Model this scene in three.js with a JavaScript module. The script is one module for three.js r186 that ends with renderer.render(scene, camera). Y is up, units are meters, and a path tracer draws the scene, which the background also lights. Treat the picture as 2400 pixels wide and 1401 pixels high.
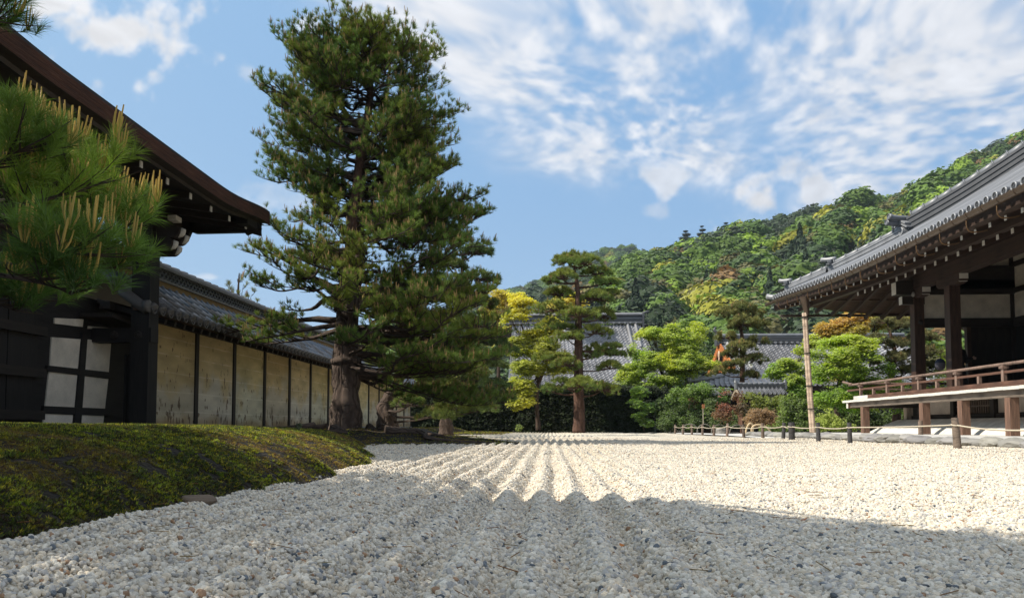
import * as THREE from 'three';
import { mergeGeometries } from 'three/addons/utils/BufferGeometryUtils.js';
import { MarchingCubes } from 'three/addons/objects/MarchingCubes.js';

// ---------------------------------------------------------------- camera
const PW = 2400, PH = 1401, F = 1800, EYE = 0.32, SHIFT = 205;
const scene = new THREE.Scene();
const camera = new THREE.PerspectiveCamera(2 * Math.atan(PH / 2 / F) * 180 / Math.PI, PW / PH, 0.05, 4000);
camera.position.set(0, EYE, 0);
camera.rotation.order = 'YXZ';
camera.rotation.set(3 * Math.PI / 180, Math.atan(85 / F), 0);
camera.setViewOffset(PW, PH, 0, -SHIFT, PW, PH);
camera.updateMatrixWorld(true);
const V = (x, y, z) => new THREE.Vector3(x, y, z);
// where a sight line of the photograph meets the plane z = -d (used to measure the place)
function at(px, py, d) {
  const v = V((px - PW / 2) / F, (PH / 2 + SHIFT - py) / F, -1).applyQuaternion(camera.quaternion);
  return v.multiplyScalar(d / -v.z).add(camera.position);
}
// ---------------------------------------------------------------- light
const SUN = V(-0.93, 0.98, 0.22).normalize();
const sun = new THREE.DirectionalLight(new THREE.Color().setRGB(1, 0.92, 0.79), 5.0);
sun.position.copy(SUN).multiplyScalar(60);
sun.castShadow = true;
sun.shadow.mapSize.set(4096, 4096);
Object.assign(sun.shadow.camera, { left: -45, right: 45, top: 45, bottom: -45, near: 1, far: 200 });
sun.shadow.radius = 1;
scene.add(sun, sun.target);
const renderer = new THREE.WebGLRenderer({ antialias: true });
renderer.setSize(1024, 597);
renderer.toneMapping = THREE.LinearToneMapping;
renderer.toneMappingExposure = 1.24;
renderer.shadowMap.enabled = true;
scene.fog = new THREE.FogExp2(new THREE.Color().setRGB(0.62, 0.74, 0.9), 0.00013);

// ---------------------------------------------------------------- numbers
function rng(seed) { let a = seed >>> 0; return () => { a = (a + 0x6d2b79f5) | 0; let t = Math.imul(a ^ (a >>> 15), 1 | a); t = (t + Math.imul(t ^ (t >>> 7), 61 | t)) ^ t; return ((t ^ (t >>> 14)) >>> 0) / 4294967296; }; }
const clamp = (x, a = 0, b = 1) => (x < a ? a : x > b ? b : x), lerp = (a, b, t) => a + (b - a) * t;
const ss = (a, b, x) => { const t = clamp((x - a) / (b - a)); return t * t * (3 - 2 * t); };
const TAB = new Float32Array(65536); { const r = rng(11); for (let i = 0; i < 65536; i++) TAB[i] = r() * 2 - 1; }
const hsh = (x, y, z) => TAB[(Math.imul(x, 73856093) ^ Math.imul(y, 19349663) ^ Math.imul(z, 83492791)) & 65535];
function noise(x, y, p = 0, s = 0) {                              // value noise in -1..1, of period p when given
  const xi = Math.floor(x), yi = Math.floor(y), fx = x - xi, fy = y - yi, u = fx * fx * (3 - 2 * fx), v = fy * fy * (3 - 2 * fy);
  const w = p ? (k) => ((k % p) + p) % p : (k) => k, x0 = w(xi), x1 = w(xi + 1), y0 = w(yi), y1 = w(yi + 1);
  const a = hsh(x0, y0, s), b = hsh(x1, y0, s), c = hsh(x0, y1, s), d = hsh(x1, y1, s);
  return a + (b - a) * u + (c - a) * v + (a - b - c + d) * u * v;
}
function fbm(x, y, n = 4, p = 0, s = 0) { let t = 0, a = 0.5; for (let i = 0; i < n; i++) { t += a * noise(x, y, p, s + i); x *= 2; y *= 2; p *= 2; a *= 0.5; } return t; }
function noise3(x, y, z, s = 0) {
  const xi = Math.floor(x), yi = Math.floor(y), zi = Math.floor(z), fx = x - xi, fy = y - yi, fz = z - zi;
  const u = fx * fx * (3 - 2 * fx), v = fy * fy * (3 - 2 * fy), w = fz * fz * (3 - 2 * fz);
  const q = (k) => { const a = hsh(xi, yi, k * 7 + s), b = hsh(xi + 1, yi, k * 7 + s), c = hsh(xi, yi + 1, k * 7 + s), d = hsh(xi + 1, yi + 1, k * 7 + s); return a + (b - a) * u + (c - a) * v + (a - b - c + d) * u * v; };
  const a = q(zi), b = q(zi + 1); return a + (b - a) * w;
}
const interp = (pts, x) => { if (x <= pts[0][0]) return pts[0][1]; for (let i = 1; i < pts.length; i++) if (x <= pts[i][0]) return lerp(pts[i - 1][1], pts[i][1], (x - pts[i - 1][0]) / (pts[i][0] - pts[i - 1][0])); return pts[pts.length - 1][1]; };

// ---------------------------------------------------------------- sky: air and clouds by direction
{
  const w = 4096, h = 2048, data = new Float32Array(w * h * 4);
  // single clouds: [u, v, width, height, density], u and v are tangents from straight ahead
  const puffs = [[(250 - 1285) / F, 975 / F, 0.085, 0.048, 1.5], [(330 - 1285) / F, 960 / F, 0.035, 0.06, 1.0], [(160 - 1285) / F, 1010 / F, 0.09, 0.05, 1.3], [(60 - 1285) / F, 1060 / F, 0.10, 0.05, 1.2], [(562 - 1285) / F, 850 / F, 0.022, 0.022, 0.55], [(705 - 1285) / F, 985 / F, 0.03, 0.014, 0.7],
    [(1580 - 1285) / F, 580 / F, 0.036, 0.02, 0.8], [(1535 - 1285) / F, 500 / F, 0.02, 0.009, 0.4], [(1680 - 1285) / F, 462 / F, 0.024, 0.018, 1.35], [(1790 - 1285) / F, 525 / F, 0.055, 0.03, 1.1], [(1900 - 1285) / F, 545 / F, 0.09, 0.03, 0.9], [(650 - 1285) / F, 545 / F, 0.05, 0.03, 0.4], [(470 - 1285) / F, 360 / F, 0.02, 0.003, 0.5]];
  for (let j = 0; j < h; j++) {
    const el = ((j + 0.5) / h - 0.5) * Math.PI, y = Math.sin(el), ce = Math.cos(el);
    for (let i = 0; i < w; i++) {
      const az = ((i + 0.5) / w - 0.5) * 2 * Math.PI, x = Math.cos(az) * ce, z = Math.sin(az) * ce, o = (j * w + i) * 4;
      const cs = x * SUN.x + y * SUN.y + z * SUN.z, t = clamp(y), hz = Math.pow(1 - t, 4);
      // clear air
      const glow = Math.pow(clamp(cs * 0.5 + 0.5), 3);
      let r = lerp(0.14, 0.36, hz) + 0.25 * glow, g = lerp(0.31, 0.515, hz) + 0.25 * glow, b = lerp(0.58, 0.675, hz) + 0.16 * glow;
      if (y > 0.02) {
        const py = y + 0.05, cx = x / py, cz = -z / py;           // a flat deck of cloud seen in perspective
        const front = z < -0.15 && Math.abs(x) < -z * 1.0, n = front ? 5 : 3;
        const wx = 0.35 * fbm(cx * 1.1 + 5, cz * 1.1, 3, 0, 40), wz = 0.35 * fbm(cx * 1.1, cz * 1.1 + 9, 3, 0, 44);
        const sx = cx + wx, sz = cz + wz;
        // streaks lie along (0.42, 1.3); the deck's edge runs the same way
        const along = sx * 0.31 + sz * 0.95, across = sx * 0.95 - sz * 0.31;
        const side = cx * 0.95 - cz * 0.31 + 0.92 + 0.25 * fbm(along * 1.3, 3.3, 3, 0, 50);
        let cover = ss(-0.12, 0.35, side) - 1.0 * Math.exp(-Math.pow((side - 0.86) / 0.13, 2)) * ss(1.5, 2.3, cz) * (1 - ss(3.0, 3.6, cz)) * 0.55;
        cover *= 1 - 0.95 * ss(2.75, 3.4, along + 0.35 * (0.75 - across)) * (1 - ss(0.6, 1.1, cx));
        const f1 = fbm(along * 1.5, across * 3.6, n, 0, 60), f2 = fbm(along * 8 + 3, across * 13, front ? 4 : 2, 0, 70);
        const f3 = front ? fbm(along * 17, across * 21 + 7, 3, 0, 90) : 0, holes = 0.5 - Math.abs(f2) * 1.9;
        let dens = clamp(cover) * (0.66 + 0.62 * f1 + 0.42 * f2 + 0.5 * f3 - 0.12 * holes);
        dens = Math.pow(ss(-0.05, 1.02, dens), 1.25) * 0.96;
        if (z < -0.2) {
          const u = x / -z, v = y / -z, k1 = fbm(u * 26 + 2, v * 26, 5, 0, 80);
          for (const [pu, pv, pwid, phei, pd] of puffs) {
            const dx = (u - pu) / pwid, dy = (v - pv) / (phei * (v < pv ? 0.9 : 1.25)), q = 1 - Math.sqrt(dx * dx + dy * dy);
            if (q > -1.2) { const e = ss(-0.1, 1.15, q + 1.9 * k1 + 0.12) * Math.min(1, pd); dens = Math.max(dens, e); }
          }
        }
        dens *= ss(0.03, 0.16, y);
        const shade = 0.92 + 0.16 * f2 + 0.1 * f3 - 0.1 * clamp(dens - 0.75) + 0.1 * glow, cl = [0.69 * shade + 0.12 * glow, 0.71 * shade + 0.1 * glow, 0.755 * shade + 0.06 * glow];
        r = lerp(r, cl[0], dens); g = lerp(g, cl[1], dens); b = lerp(b, cl[2], dens);
      } else if (y < 0) { const q = ss(0, -0.2, y); r = lerp(r, 0.17, q); g = lerp(g, 0.17, q); b = lerp(b, 0.15, q); }
      data[o] = r; data[o + 1] = g; data[o + 2] = b; data[o + 3] = 1;
    }
  }
  const sky = new THREE.DataTexture(data, w, h, THREE.RGBAFormat, THREE.FloatType);
  sky.mapping = THREE.EquirectangularReflectionMapping;
  sky.magFilter = THREE.LinearFilter;
  sky.needsUpdate = true;
  scene.background = sky; scene.environment = sky;
}

// ---------------------------------------------------------------- textures and materials
const enc = (c) => { c = clamp(c); return 255 * (c <= 0.0031308 ? 12.92 * c : 1.055 * Math.pow(c, 1 / 2.4) - 0.055); };
function tex(n, f, { color = true, wide = 1 } = {}) {
  const w = n * wide, d = new Uint8Array(w * n * 4);
  for (let j = 0; j < n; j++) for (let i = 0; i < w; i++) {
    const c = f((i + 0.5) / n, (j + 0.5) / n), o = (j * w + i) * 4;
    for (let k = 0; k < 3; k++) { const q = c.length ? c[k] : c; d[o + k] = color ? enc(q) : 255 * clamp(q); }
    d[o + 3] = 255;
  }
  const t = new THREE.DataTexture(d, w, n);
  t.wrapS = t.wrapT = THREE.RepeatWrapping; t.magFilter = THREE.LinearFilter;
  if (color) t.colorSpace = THREE.SRGBColorSpace;
  t.needsUpdate = true;
  return t;
}
const rep = (t, x, y = x) => { const c = t.clone(); c.repeat.set(x, y); c.needsUpdate = true; return c; };
const M3 = (r, g, b) => new THREE.Color().setRGB(r, g, b);
function mat(c, rough, o = {}) { return new THREE.MeshStandardMaterial({ color: M3(...c), roughness: rough, side: THREE.DoubleSide, ...o }); }
function leafMat(c, through, rough = 0.95, o = {}) { return new THREE.MeshPhysicalMaterial({ color: M3(...c), roughness: rough, transmission: through, thickness: 0, side: THREE.DoubleSide, specularIntensity: 0.6, ...o }); }
// wood: grain along u (about 1 m each way); neutral, tinted by the material's colour
const woodF = (u, v) => { const warp = 0.03 * noise(u * 4, v * 6, 0, 1), g = fbm(u * 3, (v + warp) * 64, 3, 0, 3), s = noise(u * 2, v * 9, 0, 5), k = noise(u * 24, v * 190, 0, 8); return 0.72 + 0.42 * g + 0.22 * s + 0.09 * k; };
const mirror = (f) => (u, v) => f(Math.abs(u * 2 - 1), Math.abs(v * 2 - 1));
const woodT = tex(512, mirror(woodF)), woodB = tex(512, mirror((u, v) => 0.5 + 0.5 * fbm(u * 3, v * 64, 3, 0, 3)), { color: false });
const grime = tex(512, (u, v) => 0.8 + 0.22 * fbm(u * 6, v * 6, 6, 6, 20) + 0.06 * noise(u * 128, v * 128, 128, 26));
const grimeB = tex(512, (u, v) => 0.5 + 0.55 * fbm(u * 12, v * 12, 6, 12, 30), { color: false });
const barkF = (u, v) => { const w = 0.12 * fbm(u * 5, v * 3, 3, 0, 2), a = Math.abs(noise((u + w) * 9, v * 2.4 + 3 * w, 0, 4)), b = Math.abs(noise((u - w) * 17, v * 6, 0, 6)); return clamp(Math.min(a * 1.7, 0.35 + b * 1.5) * 1.3); };
const barkB = tex(512, mirror(barkF), { color: false });
const barkT = tex(512, mirror((u, v) => { const h = barkF(u, v), n = fbm(u * 8, v * 8, 4, 0, 9), k = lerp(0.25, 0.95, Math.pow(h, 0.7)) + 0.18 * n; return [k, k * lerp(0.86, 0.93, h), k * lerp(0.78, 0.88, h)]; }));
const wood = (c, rough = 0.72, bump = 0.003) => mat(c.map((x) => x / 0.72), rough, { map: woodT, bumpMap: woodB, bumpScale: bump });
const MT = {
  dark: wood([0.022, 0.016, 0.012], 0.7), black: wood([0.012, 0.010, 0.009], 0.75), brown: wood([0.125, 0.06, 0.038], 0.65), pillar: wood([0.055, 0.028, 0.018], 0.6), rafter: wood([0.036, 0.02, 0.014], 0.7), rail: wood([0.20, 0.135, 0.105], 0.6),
  soffit: wood([0.05, 0.024, 0.015], 0.75), grey: wood([0.17, 0.135, 0.105], 0.85), pale: wood([0.5, 0.41, 0.32], 0.6),
  thatch: mat([0.085, 0.032, 0.016], 0.95, { map: rep(woodT, 1, 3), bumpMap: rep(woodB, 1, 3), bumpScale: 0.012 }),
  white: mat([0.8, 0.77, 0.7], 0.8, { map: grime }), cream: mat([0.74, 0.68, 0.57], 0.9, { map: grime, bumpMap: grimeB, bumpScale: 0.001 }), kame: mat([0.86, 0.82, 0.73], 0.85, { map: grime }),
  copper: mat([0.12, 0.085, 0.06], 0.42, { metalness: 0.35, map: grime }), brass: mat([0.13, 0.075, 0.035], 0.5, { metalness: 0.5 }),
  tile: mat([0.19, 0.20, 0.22], 0.36, { map: grime, bumpMap: grimeB, bumpScale: 0.002 }), tileD: mat([0.085, 0.09, 0.10], 0.45, { map: grime }), tileOld: mat([0.14, 0.13, 0.12], 0.6, { map: grime, bumpMap: grimeB, bumpScale: 0.003 }), tileBlue: mat([0.13, 0.17, 0.22], 0.4, { map: grime }), clay: mat([0.27, 0.18, 0.08], 0.95, { map: grime }),
  bamboo: mat([0.66, 0.50, 0.37], 0.5, { map: woodT }), rope: mat([0.5, 0.44, 0.34], 0.9), stone: mat([0.30, 0.29, 0.27], 0.85, { map: grime, bumpMap: grimeB, bumpScale: 0.012 }),
  bark: mat([0.105, 0.08, 0.065], 0.95, { map: barkT, bumpMap: barkB, bumpScale: 0.03 }), barkR: mat([0.12, 0.068, 0.048], 0.92, { map: barkT, bumpMap: barkB, bumpScale: 0.02 }), barkD: mat([0.09, 0.065, 0.05], 0.95, { map: barkT, bumpMap: barkB, bumpScale: 0.01 }),
};

// ---------------------------------------------------------------- objects
const used = {};
const nm = (n) => { const k = (used[n] = (used[n] ?? -1) + 1); return k ? `${n}_${String(k).padStart(3, '0')}` : n; };
function tag(o, label, category, group, kind) { if (label) o.userData.label = label; if (category) o.userData.category = category; if (group) o.userData.group = group; if (kind) o.userData.kind = kind; return o; }
function thing(name, label, category, pos, group) { const g = new THREE.Group(); g.name = nm(name); g.position.copy(pos); scene.add(g); return tag(g, label, category, group); }
const origin = (o) => { const p = V(0, 0, 0); for (; o && o !== scene; o = o.parent) p.add(o.position); return p; };
// a part from a geometry given in the world's axes, or (place) one shared geometry put at a place
function part(parent, name, geo, m, { kind, label, place, quat } = {}) {
  const o = new THREE.Mesh(geo, m);
  o.name = name; o.castShadow = o.receiveShadow = true;
  o.position.copy(origin(parent)).negate();
  if (place) o.position.add(place);
  if (quat) o.quaternion.copy(quat);
  parent.add(o);
  return tag(o, label, null, null, kind);
}
function single(name, geo, m, base, label, category, group, kind) {
  const o = new THREE.Mesh(geo.translate(-base.x, -base.y, -base.z), m);
  o.name = nm(name); o.position.copy(base); o.castShadow = o.receiveShadow = true; scene.add(o);
  return tag(o, label, category, group, kind);
}
const structure = (name, geo, m) => { const o = new THREE.Mesh(geo, m); o.name = nm(name); o.castShadow = o.receiveShadow = true; scene.add(o); return tag(o, null, null, null, 'structure'); };
// box with its texture in metres, the grain along its longest side
function box(sx, sy, sz) {
  const g = new THREE.BoxGeometry(sx, sy, sz), p = g.attributes.position, n = g.attributes.normal, uv = g.attributes.uv, long = sx >= sy && sx >= sz ? 0 : sy >= sz ? 1 : 2, o = [sx * 3.1, sy * 5.7, sz * 2.3];
  for (let i = 0; i < p.count; i++) {
    const c = [p.getX(i), p.getY(i), p.getZ(i)], a = [Math.abs(n.getX(i)), Math.abs(n.getY(i)), Math.abs(n.getZ(i))].findIndex((q) => q > 0.5), ax = [0, 1, 2].filter((k) => k !== a);
    const u = ax.includes(long) ? long : ax[0], v = ax.find((k) => k !== u);
    uv.setXY(i, c[u] * 0.7 + o[0] + o[2], c[v] * 0.7 + o[1] + 0.37 * a);
  }
  return g;
}
const bx = (x0, x1, y0, y1, d0, d1) => box(Math.abs(x1 - x0), Math.abs(y1 - y0), Math.abs(d1 - d0)).translate((x0 + x1) / 2, (y0 + y1) / 2, -(d0 + d1) / 2);
// beam between two points, w across and h upright
function beam(a, b, w, h) {
  const d = b.clone().sub(a), len = d.length(); d.normalize();
  const up = Math.abs(d.y) > 0.98 ? V(0, 0, -1) : V(0, 1, 0), z = d.clone().cross(up).normalize(), y = z.clone().cross(d);
  return box(len, h, w).applyMatrix4(new THREE.Matrix4().makeBasis(d, y, z)).translate((a.x + b.x) / 2, (a.y + b.y) / 2, (a.z + b.z) / 2);
}
// tube of changing radius along a smooth line
function tube(pts, radii, { seg = 7, per = 0.25, rough = 0, seed = 1, cap = true, tension } = {}) {
  const c = new THREE.CatmullRomCurve3(pts, false, 'catmullrom', tension ?? 0.5), len = c.getLength(), n = Math.max(2, Math.min(90, Math.ceil(len / per))), pos = [], uv = [], idx = [];
  let nrm = null, prev = null;
  for (let i = 0; i <= n; i++) {
    const t = i / n, p = c.getPoint(t), tg = c.getTangent(t);
    if (!nrm) { nrm = Math.abs(tg.y) > 0.9 ? V(1, 0, 0) : V(0, 1, 0); nrm.sub(tg.clone().multiplyScalar(nrm.dot(tg))).normalize(); } else { nrm.sub(tg.clone().multiplyScalar(nrm.dot(tg))).normalize(); }
    const bi = tg.clone().cross(nrm), k = t * (radii.length - 1), k0 = Math.min(radii.length - 2, Math.floor(k)), r = radii.length === 1 ? radii[0] : lerp(radii[k0], radii[k0 + 1], k - k0);
    for (let j = 0; j <= seg; j++) {
      const a = (j / seg) * 2 * Math.PI, q = nrm.clone().multiplyScalar(Math.cos(a)).addScaledVector(bi, Math.sin(a));
      const rr = r * (1 + (rough ? rough * noise3(q.x * 1.6 + p.x / r * 0.4, q.y * 1.6 + p.y / r * 0.4, q.z * 1.6 + p.z / r * 0.4, seed) : 0));
      pos.push(p.x + q.x * rr, p.y + q.y * rr, p.z + q.z * rr); uv.push((j / seg) * Math.max(1, Math.round(r * 2 * Math.PI / 0.9)) * 0.5, t * len * 0.55);
    }
  }
  for (let i = 0; i < n; i++) for (let j = 0; j < seg; j++) { const a = i * (seg + 1) + j, b = a + seg + 1; idx.push(a, a + 1, b, b, a + 1, b + 1); }
  if (cap) for (const [row, p] of [[0, pts[0]], [n, pts[pts.length - 1]]]) { const k = pos.length / 3; pos.push(p.x, p.y, p.z); uv.push(0.1, 0.1); for (let j = 0; j < seg; j++) { const a = row * (seg + 1) + j; row ? idx.push(k, a, a + 1) : idx.push(k, a + 1, a); } }
  const g = new THREE.BufferGeometry();
  g.setAttribute('position', new THREE.Float32BufferAttribute(pos, 3)); g.setAttribute('uv', new THREE.Float32BufferAttribute(uv, 2)); g.setIndex(idx); g.computeVertexNormals();
  return g;
}
// sheet from a grid of points f(i, j)
function sheet(nu, nv, f, uvScale = 1, plan = true) {
  const pos = [], uv = [], idx = [];
  for (let j = 0; j <= nv; j++) for (let i = 0; i <= nu; i++) { const p = f(i, j); pos.push(p.x, p.y, p.z); plan ? uv.push(p.x * uvScale, -p.z * uvScale) : uv.push(-p.z * uvScale, p.y * uvScale); }
  for (let j = 0; j < nv; j++) for (let i = 0; i < nu; i++) { const a = j * (nu + 1) + i, b = a + nu + 1; idx.push(a, a + 1, b, b, a + 1, b + 1); }
  const g = new THREE.BufferGeometry();
  g.setAttribute('position', new THREE.Float32BufferAttribute(pos, 3)); g.setAttribute('uv', new THREE.Float32BufferAttribute(uv, 2)); g.setIndex(idx); g.computeVertexNormals();
  return g;
}
// many small copies as one part
class Copies {
  constructor() { this.m = []; this.c = []; }
  add(p, q, s, color) { const m = new THREE.Matrix4().compose(p, q, typeof s === 'number' ? V(s, s, s) : s); this.m.push(m); this.c.push(color[0], color[1], color[2]); }
  build(name, geo, m, parent, kind) {
    const o = new THREE.InstancedMesh(geo, m, this.m.length), base = parent ? origin(parent) : V(0, 0, 0), sh = new THREE.Matrix4().makeTranslation(-base.x, -base.y, -base.z);
    this.m.forEach((q, i) => o.setMatrixAt(i, parent ? sh.clone().multiply(q) : q));
    o.instanceColor = new THREE.InstancedBufferAttribute(new Float32Array(this.c), 3);
    o.name = parent ? name : nm(name); o.castShadow = o.receiveShadow = true; (parent ?? scene).add(o);
    return tag(o, null, null, null, kind);
  }
}
const UP = V(0, 1, 0);
const turn = (dir, spin) => new THREE.Quaternion().setFromUnitVectors(UP, dir).multiply(new THREE.Quaternion().setFromAxisAngle(UP, spin));
const randDir = (r) => { const z = r() * 2 - 1, a = r() * 6.2832, s = Math.sqrt(1 - z * z); return V(s * Math.cos(a), z, s * Math.sin(a)); };
const merge = (list) => mergeGeometries(list.map((g) => (g.index ? g.toNonIndexed() : g)).map((g) => { for (const k of Object.keys(g.attributes)) if (!['position', 'normal', 'uv'].includes(k)) g.deleteAttribute(k); return g; }));
const arc = (v, i, n) => v[0] + (v[1] - v[0]) * (i / n);

// ================================================================ ground
const soil = mat([0.075, 0.06, 0.04], 0.95, { map: rep(grime, 0.2) });
structure('ground', sheet(60, 60, (i, j) => { const a = i / 60 * 2 * Math.PI, r = 3000 * Math.pow(j / 60, 3); return V(r * Math.cos(a), -0.12, r * Math.sin(a)); }, 0.3), soil);
const edgeX = (d) => -1.45 + 0.05 * Math.sin(d * 1.7) - (d < 6.4 ? 0 : 0.26 * (d - 6.4));
// the raked gravel: height above the bed
function gravelY(x, d) {
  const edge = 0.36 + 0.0042 * d * d, m = 1 - ss(edge - 0.16, edge + 0.3, x), w = 0.5 + 0.5 * Math.cos(2 * Math.PI * (x + 0.03 + 0.012 * noise(d * 0.7, 2)) / 0.158);
  return -0.012 + 0.058 * m * (1 - 0.45 * ss(-0.5, -1.0, x) * ss(7, 4, d)) * (Math.pow(w, 1.1) - 0.4) * (0.85 + 0.3 * noise(x * 3, d * 0.8) + 0.2 * noise(x * 11, d * 5)) + 0.018 * fbm(x * 2.2, d * 1.6, 4) + 0.02 * ss(1.2, 2.4, x) * noise(x * 0.6 + 5, d * 0.5);
}
const MAIN = at(808, 1000, 15.0);                                   // foot of the great pine
// the mossy ground, below zero where there is none
function mossY(x, d) {
  let h = -0.2;
  const e = edgeX(d) + 0.04 * noise(d * 4, 1) - x;
  if (e > -0.3) h = Math.max(h, e > 0 ? (1 - Math.exp(-e / 0.42)) * (0.355 - 0.05 * ss(4, 11, d)) + 0.03 * ss(0, 0.5, e) * fbm(x * 1.3, d * 1.3, 3) - 0.01 : e * 0.6);
  const isl = (d0, d1, x1) => { const q = Math.min((d - d0) / 0.9, (d1 - d) / 0.9, (x1 - x) / 1.2); return q > 0 ? 0.075 * (1 - Math.exp(-q * 1.6)) - 0.02 + 0.02 * fbm(x * 2, d * 2, 3) : -0.2; };
  h = Math.max(h, isl(15.4 + 0.25 * noise(x * 1.3, 7), 19.0, -0.75 + 0.2 * noise(d * 2, 4)), isl(23.2, 25.2, -1.9), isl(30, 44, -1.6));
  const q = Math.hypot((x - MAIN.x) * 0.8, d - 15); h = Math.max(h, 0.40 - 0.11 * q - 0.1 + 0.05 * fbm(x * 3, d * 3, 3));
  if (x < -4.2) h = Math.max(h, 0.27 * ss(-4.0, -5.2, x));
  return h;
}
const uniform = (a, b, n) => Array.from({ length: n + 1 }, (_, i) => a + (b - a) * i / n);
{
  const xs = [...uniform(-3.4, 1.0, 210), ...uniform(1.0, 4, 60).slice(1), ...uniform(4, 7.02, 22).slice(1)], ds = []; for (let d = 0.45; d < 43; d *= 1.018) ds.push(d);
  const gT = tex(512, (u, v) => { const c = 0.60 + 0.34 * noise(u * 150, v * 150, 150, 3) + 0.22 * noise(u * 67, v * 67, 67, 5) + 0.1 * fbm(u * 4, v * 4, 4, 4, 6); return [c, c * 0.965, c * 0.89]; });
  const gB = tex(512, (u, v) => 0.5 + 0.35 * noise(u * 150, v * 150, 150, 3) + 0.25 * noise(u * 67, v * 67, 67, 5), { color: false });
  structure('gravel_court', sheet(xs.length - 1, ds.length - 1, (i, j) => V(xs[i], gravelY(xs[i], ds[j]), -ds[j]), 0.55), mat([0.88, 0.83, 0.73], 0.95, { map: gT, bumpMap: gB, bumpScale: 0.012 }));
  structure('gravel_court', sheet(20, 40, (i, j) => { const d = 0.45 + 42.5 * j / 40; return V(lerp(-12, -3.38, i / 20), -0.04, -d); }, 0.55), mat([0.88, 0.83, 0.73], 0.95, { map: gT }));
}
function pebble(seed, det) {
  const g = new THREE.IcosahedronGeometry(0.5, det), p = g.attributes.position;
  for (let i = 0; i < p.count; i++) { const x = p.getX(i), y = p.getY(i), z = p.getZ(i), k = 1 + 0.30 * noise3(x * 2.1 + 9, y * 2.1, z * 2.1, seed) + 0.12 * noise3(x * 5, y * 5, z * 5, seed + 3); p.setXYZ(i, x * k, y * k * 0.8, z * k); }
  g.computeVertexNormals(); return g;
}
{ // loose stones of the court
  const r = rng(5), mStone = mat([1, 1, 1], 0.8), sets = [0, 1, 2, 3].map(() => new Copies()), far = new Copies();
  const vary0 = (c, m) => c.map((q) => q * m);
  const tone = () => { const t = r(), k = 0.72 + 0.42 * r(); if (t < 0.022) return vary0([0.10, 0.115, 0.13], 0.7 + r()); if (t < 0.04) return [0.36, 0.22, 0.13].map((c) => c * k); if (t < 0.2) return [0.45, 0.43, 0.40].map((c) => c * k); if (t < 0.5) return [0.67, 0.58, 0.45].map((c) => c * k); return [0.69, 0.635, 0.535].map((c) => c * k); };
  const zone = (d0, d1, dens, s0, s1, x1) => {
    const a = -3.6, area = (x1 - a) * (d1 - d0), n = Math.round(area * dens);
    for (let i = 0; i < n; i++) {
      const d = lerp(d0, d1, r()), x = lerp(a, x1, r()), lim = 0.68 * d + 0.5;
      if (x < -0.75 * d - 0.3 || x > 6.95 || (x > lim && r() > Math.exp(-1.1 * (x - lim)))) continue;
      if (mossY(x, d) > gravelY(x, d) + 0.02) continue;
      const s = s0 * Math.pow(s1 / s0, Math.pow(r(), 1.5)), q = new THREE.Quaternion().setFromUnitVectors(UP, randDir(r)), y = gravelY(x, d) + s * lerp(0.1, 0.42, r());
      const c = tone();
      (d > 6.5 ? far : sets[i % 4]).add(V(x, y, -d), q, V(s, s * (0.7 + 0.3 * r()), s * (0.75 + 0.4 * r())), c);
    }
  };
  zone(0.9, 2.6, 23000, 0.006, 0.019, 3.4); zone(2.6, 4.6, 14000, 0.007, 0.018, 5);  zone(4.6, 8, 5600, 0.011, 0.020, 6); zone(8, 13, 1700, 0.015, 0.025, 6.95); zone(13, 22, 450, 0.018, 0.03, 6.95);
  sets.forEach((s, k) => { const o = s.build('gravel', pebble(20 + k, 1), mStone, null, 'stuff'); });
  far.build('gravel', pebble(31, 0), mStone, null, 'stuff');
}
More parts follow.
